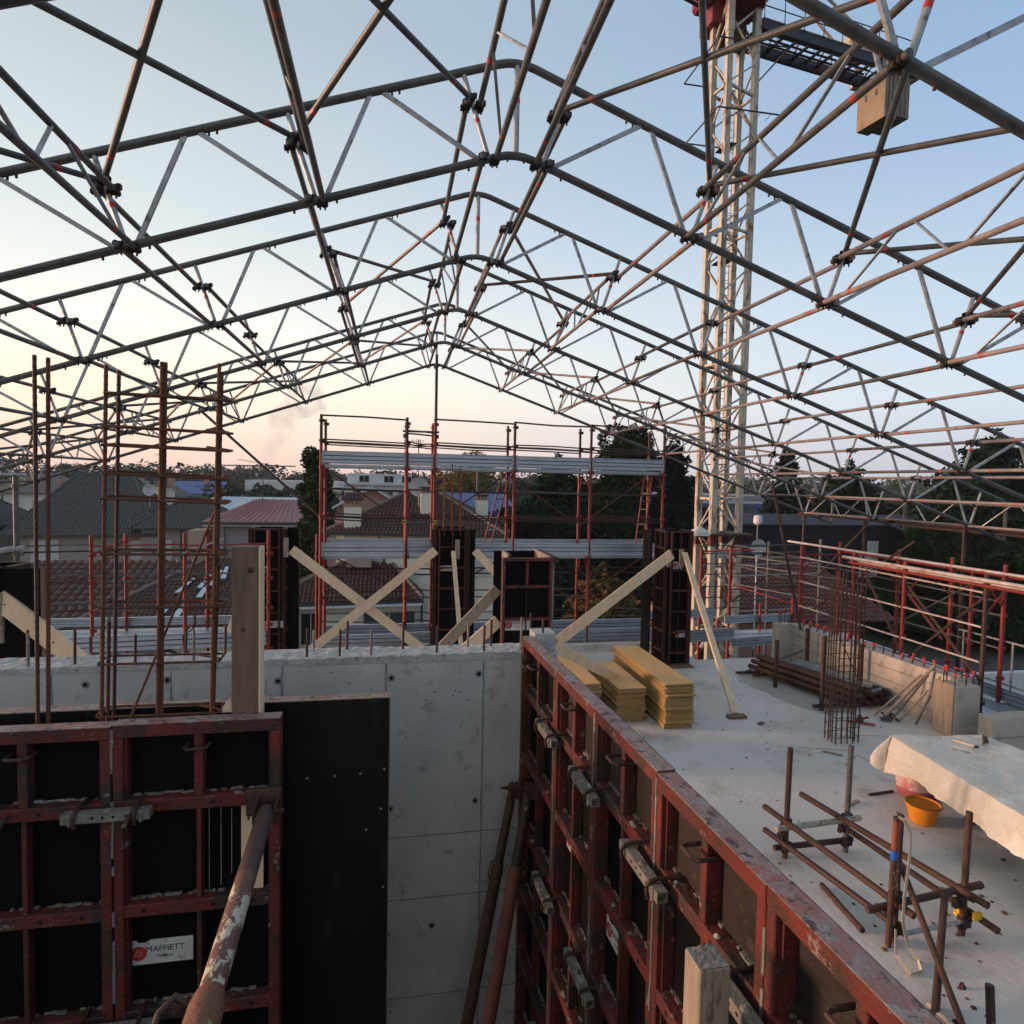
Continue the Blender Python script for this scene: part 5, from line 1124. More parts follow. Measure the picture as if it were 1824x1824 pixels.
def ridge(t,p,q,m,r_=.10,parent=None):
    p=Vector(p);q=Vector(q); n=max(1,int((q-p).length/.4)); g=G()
    for i in range(n): a=p.lerp(q,i/n); b=p.lerp(q,(i+1)/n+.02/n); g.path([a,b],[r_*1.15,r_*.9],m,7)
    return t.part(g,'ridge_tiles',parent=parent)
def hip_house(label,cx,cy,w,d,rz,ze,zr,ridge_len,ov,wm,rm,tw,tl,name='house',gutter=gutterm,ridge_m=None,along='x',rib=.05,cat='house',group=None):
    """hipped house centred at cx,cy; w along local x; returns T with local->world function"""
    t=T(name,label,cat,(cx,cy,GZ),group); c,s=math.cos(rz),math.sin(rz)
    def W_(x,y,z): return Vector((cx+x*c-y*s,cy+x*s+y*c,z))
    hw,hd=w/2,d/2
    g=G(); P4=[W_(-hw,-hd,GZ),W_(hw,-hd,GZ),W_(hw,hd,GZ),W_(-hw,hd,GZ)]; g.slab(P4,(0,0,1),ze-GZ-.02,wm); t.part(g,'wall')
    ew,ed=hw+ov,hd+ov; E=[W_(-ew,-ed,ze),W_(ew,-ed,ze),W_(ew,ed,ze),W_(-ew,ed,ze)]
    if along=='x': R0,R1=W_(-ridge_len/2,0,zr),W_(ridge_len/2,0,zr); faces=((E[0],E[1],R1,R0),(E[1],E[2],R1,R1),(E[2],E[3],R0,R1),(E[3],E[0],R0,R0))
    else: R0,R1=W_(0,-ridge_len/2,zr),W_(0,ridge_len/2,zr); faces=((E[0],E[1],R0,R0),(E[1],E[2],R1,R0),(E[2],E[3],R1,R1),(E[3],E[0],R0,R1))
    root=T.part(t,G().slab(E,(0,0,-1),.10,wm),'eave_soffit')
    for i,f in enumerate(faces):
        if i==2: o=t.part(G().add([tuple(v) for v in f],[(0,1,2,3)],rm),'roof_face'); continue
        o=t.part(tiled(*f,tw,tl,rm,rib),'roof_tiles'); o['kind']='stuff'
    for i in range(4): t.part(G().bar(E[i]+Vector((0,0,-.03)),E[(i+1)%4]+Vector((0,0,-.03)),.14,.13,gutter),'gutter')
    rm2=ridge_m or rm
    if along=='x': hips=((E[0],R0),(E[3],R0),(E[1],R1),(E[2],R1),(R0,R1))
    else: hips=((E[0],R0),(E[1],R0),(E[2],R1),(E[3],R1),(R0,R1))
    for a,b in hips:
        if (a-b).length>.3: ridge(t,a+Vector((0,0,.05)),b+Vector((0,0,.06)),rm2)
    t.W=W_; t.hw=hw; t.hd=hd; return t
def window(t,p,ax,w,h,kind='shutter',door=False,frame=wall_white):
    """window whose lower left corner is p, running along ax on a wall facing the camera"""
    p=Vector(p); ax=Vector(ax).normalized(); n=Vector((ax.y,-ax.x,0)); 
    def B(a0,a1,z0,z1,d0,d1,m,g): return g.slab([p+ax*a0+n*d0+Vector((0,0,z0)),p+ax*a1+n*d0+Vector((0,0,z0)),p+ax*a1+n*d1+Vector((0,0,z0)),p+ax*a0+n*d1+Vector((0,0,z0))],(0,0,1),z1-z0,m)
    g=G(); f=.07
    B(0,f,0,h,-.02,.05,frame,g);B(w-f,w,0,h,-.02,.05,frame,g);B(f,w-f,h-f,h,-.02,.05,frame,g);B(f,w-f,0,f,-.02,.08,frame,g); B(w/2-.025,w/2+.025,f,h-f,-.02,.03,frame,g)
    o=t.part(g,'window_frame'); mm_={'shutter':shutterm,'glass':glassm,'dark':film_ply2}[kind]
    t.part(B(f,w-f,f,h-f,-.02,.012,mm_,G()),'pane' if kind!='shutter' else 'shutter',parent=o)
    if kind=='shutter':
        g=G()
        for q in range(6): B(f+.03+(w-2*f)*q/6,f+.05+(w-2*f)*q/6,f,h-f,.013,.022,wall_grey,g)
        t.part(g,'shutter_slats',parent=o)
    return o
# dark roofed house on the left
t=hip_house('large grey two-storey house with dark grey tiled hip roof on the left','x' and -23.2,59.6,11.2,12.5,R(3),-.78,3.85,.4,.7,wall_grey,tile_dark,.26,.36,along='y') if False else hip_house('large grey two-storey house with dark grey tiled hip roof on the left',-24.0,59.5,9.3,9.5,R(4),-.80,3.85,4.2,.7,wall_grey,tile_dark,.24,.34)
window(t,t.W(-3.6,-4.78,-3.4),(math.cos(R(4)),math.sin(R(4)),0),1.9,2.2); window(t,t.W(3.3,-4.78,-3.6),(math.cos(R(4)),math.sin(R(4)),0),1.1,2.3,'shutter')
t.part(G().bar(t.W(-4.7,-4.80,-3.9),t.W(4.7,-4.80,-3.9),.08,.12,wall_lilac),'string_course')
t=hip_house('lower grey wing of the dark roofed house, right of its main roof',-16.6,58.2,6.2,7.0,R(4),-.2,2.1,1.0,.7,wall_grey,tile_dark,.24,.34)
window(t,t.W(-1.9,-3.53,-3.2),(1,.07,0),1.0,2.0,'shutter'); t.part(G().bar(t.W(-3.2,-4.6,-3.9),t.W(2.4,-4.6,-3.9),.08,1.0,wall_white),'balcony_parapet'); t.part(G().tube(t.W(-.2,-3.7,-6),t.W(-.2,-3.7,-.4),.07,gutterm,8),'downpipe')
t=hip_house('grey house cut off by the left edge, its dark roof half out of view',-37.5,58.5,12.0,10.0,R(4),-.3,3.4,4.5,.7,wall_grey,tile_dark,.24,.34)
# pink metal roofed house
t=T('house','pale lilac house with faded red metal hip roof behind the upright plank','house',(-9,52,GZ))
g=G(); g.box(-13.2,-4.0,50.6,58,GZ,.52,wall_lilac); t.part(g,'wall')
A,B_,C_,D_=(-13.8,50.0,.55),(-3.4,49.4,.62),(-6.0,54,2.1),(-10.8,54.2,2.12)
def standing(t,f,m,step=.45):
    A,B,C,D=map(Vector,f); g=G(); g.slab([A,B,C,D],(0,0,1),.06,m); o=t.part(g,'roof'); n=int((B-A).length/step); g=G()
    for i in range(1,n):
        u=i/n; p=A.lerp(B,u); q=D.lerp(C,u); g.bar(p+Vector((0,0,.085)),q+Vector((0,0,.085)),.045,.05,m)
    t.part(g,'roof_seams',parent=o); return o
standing(t,(A,B_,C_,D_),metal_pink); standing(t,((-13.8,50.0,.55),(-10.8,54.2,2.12),(-10.8,54.2,2.12),(-13.8,58.4,.55)),metal_pink)
t.part(G().bar((-13.8,49.95,.50),(-3.4,49.35,.56),.12,.16,gutterm),'gutter'); t.part(G().bar((-13.7,50.2,.32),(-3.4,49.6,.38),.5,.05,wall_white),'soffit')
t.part(G().tube((-12.3,50.4,GZ),(-12.3,50.4,.4),.06,gutterm,8),'downpipe')
t=T('outbuilding','small salmon outbuilding with white boxes between the grey and lilac houses','outbuilding',(-14.5,50.5,GZ)); t.part(G().box(-15.3,-14.1,52.0,54,GZ,-.2,wall_tan),'wall'); t.part(G().box(-16.2,-13.3,49.0,49.9,-3.4,-2.2,wall_white),'white_box'); t.part(G().box(-15.0,-13.9,48.98,49.0,-3.2,-2.5,shutterm),'panel')
t=T('shed','long building with ribbed white metal roof behind the lilac house','shed',(-16,66,GZ)); t.part(G().box(-20,-6,62,70,GZ,.6,wall_lilac),'wall'); standing(t,((-20.5,61.5,.7),(-5.5,61.5,.7),(-7.5,67,1.9),(-17,67,1.9)),metal_white,.6)
# apartment block
t=T('apartment_building','white three-storey apartment block with wrapping balconies in the distance','building',(-17,101,GZ))
t.part(G().box(-20.6,-8.5,99,112,GZ,3.4,wall_white),'wall'); t.part(G().box(-21.2,-8.0,98.5,112.5,2.0,3.5,wall_white),'roof_band')
for z in (-3.8,-.9): 
    t.part(G().box(-22.2,-17.4,97.7,99.0,z,z+1.0,wall_white),'balcony'); 
for z in (-3.6,-.7):
    for x,k in ((-19.8,'glass'),(-16.2,'shutter'),(-13.6,'shutter'),(-11.2,'shutter')): window(t,(x,98.98,z+.3),(1,0,0),1.2 if k=='shutter' else 2,1.7,k)
# far pale flat building
t=T('apartment_building','distant white flat-roofed block above the villa chimney, partly behind the scaffold','building',(-2,88,GZ)); t.part(G().box(-6.4,3.6,88,98,GZ,3.2,wall_white),'wall'); t.part(G().box(-6.0,2.6,88.5,97,3.2,4.7,wall_white),'top_storey'); t.part(G().box(-6.8,4.0,87.6,98,3.15,3.45,wall_white),'roof_edge')
for x in (-5.2,-1.4,.8): window(t,(x,87.98,1.2),(1,0,0),1.5,1.4,'glass')
for x in (-4.5,-1.2,1.2): window(t,(x,88.48,3.5),(1,0,0),1.4,1.0,'dark')
t=T('house','brown gabled house with dark roof just left of the villa','house',(-2,62,GZ)); g=G(); g.box(-5.2,1.2,62,70,GZ,1.3,wall_brick)
g.slab([(-5.2,62,1.3),(1.2,62,1.3),(-2,62,3.0)],(0,1,0),8,wall_brick); t.part(g,'wall')
for a,b in (((-5.8,61.5,1.05),(-2,61.5,3.25)),((-2,61.5,3.25),(1.8,61.5,1.05))): t.part(G().slab([a,b,(b[0],70,b[2]),(a[0],70,a[2])],(0,0,1),.12,tile_dark),'roof'); t.part(G().bar(a,b,.14,.2,wall_white),'verge_board')
window(t,(-3.4,61.98,-.4),(1,0,0),1.0,1.3,'dark'); t.part(G().box(-4.6,.6,61.2,62,-1.2,-.3,wall_tan),'balcony')
# cream villa with barrel tiles
t=hip_house('cream two-storey villa with brown barrel tiled roof, in the middle behind the scaffold',2.1,43.6,9.6,9.6,R(-8),.72,3.55,.6,.75,wall_cream,tile_brown,.235,.36,ridge_m=tile_ridge,rib=.085)
ax=(math.cos(R(-8)),math.sin(R(-8)),0)
window(t,t.W(-3.6,-4.83,-1.6),ax,1.5,1.4,'shutter'); window(t,t.W(.4,-4.83,-1.1),ax,1.3,1.4,'shutter'); window(t,t.W(2.9,-4.83,-1.1),ax,1.2,1.4,'shutter')
t.part(G().box(-2.6,-1.2,38.3,38.9,-1.3,-.2,wall_tan),'balcony'); t.part(G().path([t.W(-2.2,-5.0,.5),t.W(-2.2,-4.9,-.2),t.W(-1.9,-4.9,-.7),t.W(-1.9,-4.9,-2)],.06,gutterm,8),'downpipe')
t.part(G().tube(t.W(3.5,-4.9,-6),t.W(3.5,-4.9,.4),.06,gutterm,8),'downpipe'); t.part(G().bar(t.W(-4.9,-4.84,-1.75),t.W(4.8,-4.84,-1.75),.06,.14,wall_white),'string_course')
t.part(G().box(4.5,5.3,37.6,38.2,-1.3,-.6,dishm),'air_conditioner')
for (x,y,w_,zt) in ((2.2,40.6,.9,3.2),(5.9,42.3,.75,2.75)):
    g=G(); g.box(x-w_/2,x+w_/2,y-.4,y+.4,1.2,zt,wall_cream); o=t.part(g,'chimney'); 
    g=G(); g.box(x-w_*.55,x+w_*.55,y-.46,y+.46,zt,zt+.1,wall_brick)
    for q in range(4): g.box(x-w_*.5+w_*.27*q,x-w_*.5+w_*.27*q+.12,y-.4,y+.4,zt+.1,zt+.3,wall_brick)
    g.box(x-w_*.6,x+w_*.6,y-.5,y+.5,zt+.3,zt+.38,tile_brown); t.part(g,'chimney_cap',parent=o)
t2=T('chimney_stack','tall cream chimney with little tiled cap left of the villa roof','chimney',(-2.3,39.5,GZ)); t2.part(G().box(-2.85,-1.85,39.2,40.1,GZ,2.35,wall_cream),'shaft')
g=G(); g.box(-2.95,-1.75,39.1,40.2,2.35,2.5,wall_brick)
for q in range(4): g.box(-2.85+.29*q,-2.7+.29*q,39.2,40.1,2.5,2.72,wall_brick)
t2.part(g,'cap_bricks'); o=t2.part(tiled((-3.05,39.0,2.75),(-1.65,39.0,2.75),(-1.95,39.6,3.15),(-2.75,39.6,3.15),.2,.25,tile_brown,.06),'roof_tiles'); o['kind']='stuff'; t2.part(G().slab([(-3.05,39.0,2.73),(-1.65,39.0,2.73),(-1.65,40.2,2.73),(-3.05,40.2,2.73)],(0,0,1),.04,wall_brick),'cap_plate')
# lower villa wing
t=T('villa_wing','single-storey cream villa wing with brown tiled roof, behind the crossed braces','house',(-1.5,37,GZ))
t.part(G().box(-6.2,1.2,36.6,40.5,GZ,-2.95,wall_cream),'wall')
for f in (((-7.0,35.9,-2.9),(1.75,35.9,-2.75),(.0,39.2,-1.15),(-3.0,39.2,-1.15)),((1.75,35.9,-2.75),(1.75,41,-2.75),(.0,39.2,-1.15),(.0,39.2,-1.15)),((-7.0,41,-2.9),(-7.0,35.9,-2.9),(-3.0,39.2,-1.15),(-3.0,39.2,-1.15))):
    o=t.part(tiled(*f,.235,.36,tile_brown,.085),'roof_tiles'); o['kind']='stuff'
for a,b in (((-7.0,35.9,-2.82),(-3,39.2,-1.05)),((1.75,35.9,-2.68),(0,39.2,-1.05)),((-3,39.2,-1.05),(0,39.2,-1.05))): ridge(t,a,b,tile_ridge)
t.part(G().bar((-7,35.85,-2.98),(1.8,35.85,-2.84),.12,.14,gutterm),'gutter'); t.part(G().tube((1.7,36.0,-2.8),(1.7,36.0,-6.4),.07,gutterm,8),'downpipe'); t.part(G().bar((-7,35.95,-3.15),(1.7,35.95,-3.0),.5,.12,wall_white),'soffit')
window(t,(-1.6,36.58,-5.6),(1,0,0),3.0,2.1,'glass',frame=shutterm); window(t,(-5.0,36.58,-5.4),(1,0,0),1.2,1.9,'dark')
t.part(G().box(-6.8,-5.6,35.4,36.5,-5.4,-4.4,wall_tan),'porch_wall')
# blue metal roof house beyond
t=T('house','salmon house with bright blue metal roof between the middle scaffold posts','house',(7,62,GZ)); t.part(G().box(3.5,12.0,61,68,GZ,.9,wall_brick),'wall'); standing(t,((3.0,60.5,1.0),(12.2,60.5,1.0),(11.4,66,2.85),(3.4,66,2.85)),metal_blue,.7); t.part(G().box(3.0,12.4,60.4,60.5,.75,1.0,metal_blue),'fascia'); t.part(G().tube((8.0,60,1),(8.0,60,5.2),.18,gutterm,8),'flue')
# low brown roofs with skylights on the left
t=T('house','low house with faded brown tiled roof and six bright skylights, left of the plank','house',(-11,37,GZ))
t.part(G().box(-15.8,-7.0,33.2,42,GZ,-3.9,wall_cream),'wall')
mid=tile_brown; F=[((-16.4,32.4,-3.95),(-5.4,32.4,-4.15),(-9.0,40.5,-.95),(-10.6,40.6,-.9)),((-5.4,32.4,-4.15),(-5.4,43,-4.15),(-9.0,40.5,-.95),(-9.0,40.5,-.95)),((-16.4,42,-3.95),(-16.4,32.4,-3.95),(-10.6,40.6,-.9),(-10.6,40.6,-.9))]
for f in F: o=t.part(tiled(*f,.25,.36,mid,.055),'roof_tiles'); o['kind']='stuff'
ridge(t,(-16.4,32.4,-3.86),(-10.6,40.6,-.82),tile_ridge); ridge(t,(-5.4,32.4,-4.05),(-9,40.5,-.85),tile_ridge)
A,B_,C_,D_=[Vector(v) for v in F[0]]
for (u,v_,du,dv) in ((.40,.60,.042,.20),(.545,.66,.05,.20),(.64,.70,.075,.22),(.72,.76,.07,.2),(.46,.26,.035,.15),(.545,.29,.045,.17),(.60,.52,.05,.14)):
    def RP(u_,w_): u_-=.08; return A.lerp(B_,u_).lerp(D_.lerp(C_,u_),w_)
    q=[RP(u,v_-dv/2),RP(u+du,v_-dv/2),RP(u+du,v_+dv/2),RP(u,v_+dv/2)]
    n_=(q[1]-q[0]).cross(q[3]-q[0]).normalized(); o=t.part(G().slab(q,n_,.14,gutterm),'skylight'); c_=sum(q,Vector())/4; t.part(G().slab([p.lerp(c_,.13)+n_*.141 for p in q],n_,.01,skylight),'skylight_glass',parent=o)
t=T('house','low house with ribbed red-brown tiled roof in front of the grey house','house',(-17,42,GZ)); t.part(G().box(-22,-13.5,40,46,GZ,-3.6,wall_tan),'wall'); o=t.part(tiled((-22.6,38.2,-4.3),(-12.0,38.2,-4.3),(-12.8,45.5,-1.7),(-22.6,45.5,-1.7),.5,.6,tile_brown,.12),'roof_tiles'); o['kind']='stuff'
t=T('garage','small cream garage with dark gabled roof and wooden door, behind the wide brace','garage',(-14,30,GZ)); g=G(); g.box(-15.6,-11.0,30.2,33,GZ,-4.6,wall_cream); g.slab([(-15.6,30.2,-4.6),(-11.0,30.2,-4.6),(-13.1,30.2,-3.7)],(0,1,0),3,wall_cream); t.part(g,'wall')
t.part(G().slab([(-16.4,29.8,-4.7),(-13.1,29.8,-3.45),(-13.1,33,-3.45),(-16.4,33,-4.7)],(0,0,1),.12,tile_dark),'roof'); t.part(G().slab([(-13.1,29.8,-3.45),(-10.3,29.8,-4.7),(-10.3,33,-4.7),(-13.1,33,-3.45)],(0,0,1),.12,tile_dark),'roof'); t.part(G().box(-13.9,-11.9,30.15,30.21,GZ,-4.9,bark),'door')
# houses right: long low red-brown roof, dark building, grey flat block
t=T('house','long low house with dark red tiled roof behind the right scaffold','house',(15,30,GZ)); t.part(G().box(14.6,24.4,29.4,35,GZ,-2.9,wall_brick),'wall')
for f in (((13.6,28.6,-2.75),(25.6,28.0,-2.75),(24.4,33.6,-.25),(14.6,34.2,-.25)),): o=t.part(tiled(*f,.26,.38,mat('dark_red_tile',(.10,.03,.028),(.06,.022,.022),4,wear=((.17,.10,.09),9,.6,.08),rough=.8),.075),'roof_tiles'); o['kind']='stuff'
ridge(t,(14.6,34.2,-.18),(24.4,33.6,-.18),tile_ridge)

t=T('dark_building','long dark blue building with white window panels behind the right scaffold','building',(27,38,GZ)); t.part(G().box(24.5,58,41.5,50,GZ,1.25,wall_dark),'wall'); t.part(G().slab([(24.2,41.2,1.2),(58,41.2,1.2),(58,46,1.75),(24.2,46,1.75)],(0,0,1),.12,mat('black_blue_roof',(.012,.016,.028),(.018,.022,.034),3,rough=.8)),'roof')
for x,z,w_,h_ in ((34.3,-2.6,1.5,1.9),(34.9,-.7,.9,.8),(34.8,-5.0,1.4,1.1),(37.2,-4.9,1.6,1.2),(38.4,-2.0,1.2,1.6)): 
    o=window(t,(x,41.48,z),(1,0,0),w_,h_,'shutter')
t=T('industrial_building','distant low grey and blue industrial building behind the conifers on the right','building',(30,95,GZ)); t.part(G().box(22,34,95,110,GZ,2.4,wall_lilac),'wall'); t.part(G().box(24,27,94.9,95,-1,1.6,wall_brick),'panel'); t.part(G().box(28,60,88,110,GZ,2.0,wall_white),'wall'); t.part(G().box(28,60,87.9,88,-.6,1.4,metal_blue),'blue_band'); t.part(G().box(21.6,60.4,87.7,110,2.0,2.6,wall_lilac),'roof_edge')
for i in range(8): t.part(G().box(30+3.6*i,32.6+3.6*i,87.85,87.9,-.4,1.2,glassm),'window')
t=T('garden_wall','pale concrete garden wall with boulder in the far right garden','wall',(25,22,GZ)); t.part(G().box(17,40,26.0,26.3,GZ,-5.0,wall_white),'wall_body'); t.part(G().lathe((19.8,25.2,GZ),[(1.2,0),(1.3,.8),(1.0,1.8),(.4,2.4)],concrete,9),'boulder',smooth=True)
# ------------------------------------------------------------------ rows of small far houses on the left
rr=random.Random(8)
far=[(-45,92,8,7,1.2,2.6,tile_dark,wall_white),(-38,100,9,8,1.4,3.0,tile_dark,wall_cream),(-30,104,10,8,1.1,2.9,metal_blue,wall_cream),(-26.5,78,4.5,5,1.5,3.1,tile_dark,wall_cream),(-33,82,6,5,1.4,2.8,metal_blue,wall_white),(-24,120,12,8,1.0,2.8,tile_brown,wall_brick),(-14,150,14,9,1.2,3.0,tile_brown,wall_tan),(-60,120,12,9,1.4,3.6,tile_dark,wall_tan),(-75,110,10,9,1.3,3.4,tile_brown,wall_cream),(14,120,14,9,1.0,3.0,tile_brown,wall_white),(24,125,10,8,2.0,3.9,tile_dark,wall_tan)]
desc=['white house with dark roof','cream house with dark roof','cream house with blue roof panels','small cream house with dark gable roof','white house with blue roof','salmon house with brown roof','tan house with brown roof','tan house with dark roof','cream house with brown roof','white house with brown roof','tan house with dark hipped roof']
for i,(x,y,w_,d_,ze,zr,rm,wm) in enumerate(far):
    t=T('house','far %s on the skyline, %s'%(desc[i],('left of the villa','right of the villa')[x>5]),'house',(x,y,GZ),'small houses in the distance')
    g=G(); g.box(x-w_/2,x+w_/2,y,y+d_,GZ,ze,wm); g.slab([(x-w_/2,y,ze),(x+w_/2,y,ze),(x,y,zr-.1)] if i%2 else [(x-w_/2,y,ze),(x+w_/2,y,ze),(x+w_/2-.1,y,ze+.01)],(0,1,0),d_,wm); t.part(g,'wall')
    if i%2:
        for s in (-1,1): t.part(G().slab([(x+s*(w_/2+.5),y-.5,ze-.2),(x,y-.5,zr),(x,y+d_,zr),(x+s*(w_/2+.5),y+d_,ze-.2)],(0,0,1),.15,rm),'roof')
    else: t.part(G().slab([(x-w_/2-.6,y-.6,ze),(x+w_/2+.6,y-.6,ze),(x+w_/2-1,y+d_/2,zr),(x-w_/2+1,y+d_/2,zr)],(0,0,1),.15,rm),'roof')
    for q in range(3): window(t,(x-w_*.36+w_*.27*q,y-.02,ze-2.2),(1,0,0),1.2,1.4,('shutter','glass','dark')[(q+i)%3])
    t.part(G().box(x+.8,x+1.4,y+d_*.4,y+d_*.4+.6,ze,zr+.5,wall_brick),'chimney')
# ------------------------------------------------------------------ trees
def leafcloud(g,centers,n,size,m,seed,flat=.6,droop=0):
    """many leaf sprays scattered through overlapping clumps"""
    rr=random.Random(seed); vs=[];fs=[]
    tot=sum(c[3]**2*c[4]/c[3] for c in centers)
    for (cx,cy,cz,r_,rzz) in centers:
        k=int(n*(r_**2*rzz/r_)/tot)
        for i in range(k):
            a=rr.uniform(0,2*math.pi); b=math.acos(rr.uniform(-1,1)); q=rr.uniform(.55,1.05)**.6
            x=cx+r_*q*math.sin(b)*math.cos(a); y=cy+r_*q*math.sin(b)*math.sin(a); z=cz+rzz*q*math.cos(b)
            s_=size*rr.uniform(.5,1.3); u=Vector((rr.uniform(-1,1),rr.uniform(-1,1),rr.uniform(-1,1)*flat)).normalized(); v_=u.cross(Vector((rr.uniform(-1,1),rr.uniform(-1,1),rr.uniform(-.2,1)))).normalized()
            u.z-=droop; o=len(vs); p=Vector((x,y,z))
            vs+= [p-u*s_,p-v_*s_*.42,p+u*s_,p+v_*s_*.42]; fs.append((o,o+1,o+2,o+3))
    g.add(vs,fs,m); return g
def tree(name,label,x,y,h,r_,kind,seed,n=9000,m=leaf_green,leaf=.20,z0=GZ,group=None,base=.25,extra=None):
    t=T(name,label,'tree',(x,y,z0),group); rr=random.Random(seed); top=z0+h; cs=[]
    g=G(); pts=[]; 
    for i in range(6): f=i/5; pts.append((x+.25*rr.uniform(-1,1)*f,y+.25*rr.uniform(-1,1)*f,z0+h*(.92 if kind in('cedar','column','spruce') else .7)*f))
    g.path(pts,[.04*h*.5*(1-.85*i/5)+.02 for i in range(6)],bark,8); t.part(g,'trunk',smooth=True)
    g=G()
    if kind in('cedar','spruce'):
        L_=int(h*(1.5 if kind=='spruce' else 1.15))
        for j in range(L_):
            f=base+(1-base)*j/L_; zz=z0+h*f; rad=r_*((1-((f-base)/(1-base))**(1.15 if kind=='spruce' else 1.9)))*rr.uniform(.7,1.12)+.25
            nb=rr.randint(5,8)
            for b in range(nb):
                a=2*math.pi*(b+rr.random()*.8)/nb+j*1.3; ln=rad*rr.uniform(.65,1.1); dz=(-.12 if kind=='spruce' else .10)*ln
                g.path([(x,y,zz),(x+ln*.9*math.cos(a),y+ln*.9*math.sin(a),zz+dz)],[.05,.02],bark,4,False)
                for q in range(3):
                    ff=.35+.32*q; cs.append((x+ln*ff*math.cos(a),y+ln*ff*math.sin(a),zz+dz*ff-.05,ln*.36+.15,.26+.07*ln))
        t.part(g,'limbs'); cs.append((x,y,top-.5,.4,.9))
    elif kind=='column':
        for j in range(40):
            f=base+(1-base)*rr.random(); rad=r_*(math.sin(math.pi*min(1,(1.04-f)/(1.04-base)*.9+.02))**.55); a=rr.uniform(0,6.28); d_=rad*rr.uniform(.2,.75)
            cs.append((x+d_*math.cos(a),y+d_*math.sin(a),z0+h*f,r_*rr.uniform(.28,.45),r_*rr.uniform(.3,.55)))
        cs.append((x,y,top-.6,r_*.35,.7))
    else:
        nl=9
        for j in range(nl):
            a=2*math.pi*j/nl+rr.random(); zz=z0+h*rr.uniform(.45,.85); d_=r_*rr.uniform(.45,.85)
            g.path([(x,y,z0+h*rr.uniform(.25,.5)),(x+d_*.5*math.cos(a),y+d_*.5*math.sin(a),zz-.6),(x+d_*math.cos(a),y+d_*math.sin(a),zz)],[.12,.07,.03],bark,5,False)
            for q in range(3): cs.append((x+d_*math.cos(a)+rr.uniform(-1,1)*r_*.25,y+d_*math.sin(a)+rr.uniform(-1,1)*r_*.25,zz+rr.uniform(-.5,.9),r_*rr.uniform(.22,.40),r_*rr.uniform(.18,.34)))
        for q in range(6): cs.append((x+rr.uniform(-.5,.5)*r_,y+rr.uniform(-.5,.5)*r_,z0+h*rr.uniform(.6,.93),r_*.4,r_*.3))
        t.part(g,'limbs')
    o=t.part(leafcloud(G(),cs,n,leaf,m,seed,droop=.35 if kind in('cedar','spruce') else 0),'crown'); o['kind']='stuff'
    return t
tree('evergreen_tree','tall dark columnar evergreen just left of the middle scaffold',-5.1,43.5,12.2,1.75,'column',1,13000,leaf_green,.17,base=.05)
tree('cedar_tree','broad weeping dark cedar behind the middle scaffold bay',11.6,44,12.2,5.4,'cedar',2,46000,leaf_cedar,.24,base=.05)
tree('conifer_tree','tall dark conifer rising above the upper scaffold deck',16.4,43,13.9,2.9,'column',3,22000,leaf_green,.20,base=.1)
tree('blue_conifer','dark blue-green conifer beside the crane tower',18.8,40.5,13.6,3.6,'spruce',4,42000,leaf_blue,.22,base=.03)
tree('browning_conifer','low browning conifer behind the crossed tubes of the middle scaffold',9.9,29.0,6.4,2.9,'cedar',5,13000,leaf_brown,.16,base=.05)
tree('browning_conifer','second low browning conifer left of the corner column form',7.2,31.0,5.2,2.0,'cedar',6,8000,leaf_cedar,.16,base=.05)
tree('yellowing_tree','yellowing tree behind the slender rebar cage',8.2,78,14.2,4.4,'round',7,9000,leaf_yel,.26,base=.2)
tree('cedar_tree','pointed dark conifer with twin tips right of the crane',34.0,50.5,13.8,4.3,'spruce',8,40000,leaf_cedar,.26,base=.05)
tree('cedar_tree','middle cedar on the right with flat spreading tips',41.5,52,12.9,5.4,'cedar',9,40000,leaf_cedar,.28,base=.05)
tree('cedar_tree','largest cedar at the right edge spreading beyond the picture',47.5,43,15.2,8.2,'cedar',10,60000,leaf_cedar,.30,base=.03)
tree('cedar_tree','lower dark evergreen in front of the right-hand cedars',38.0,38.5,9.0,4.6,'cedar',11,36000,leaf_green,.26,base=.05)
tree('cedar_tree','dark evergreen low behind the parapet scaffold on the right',43.5,37,9.2,4.6,'cedar',16,26000,leaf_green,.26,base=.05)
tree('green_tree','bright green bushy tree right of the crane foot',19.0,37.5,7.3,2.9,'round',12,13000,leaf_bright,.17,base=.1)
tree('green_bush','green bush behind the left scaffold beside the plank',-8.0,45.5,4.3,1.8,'round',13,5000,leaf_bright,.15,base=.05)
tree('young_tree','narrow bright green shrub in front of the long red-brown roof',13.9,27.5,3.9,.9,'column',14,3500,leaf_bright,.11,base=.0)
tree('shrub','dark shrub low between the scaffold and the parapet on the right',17.5,22.0,3.4,2.3,'round',15,7000,leaf_green,.14,base=.05)
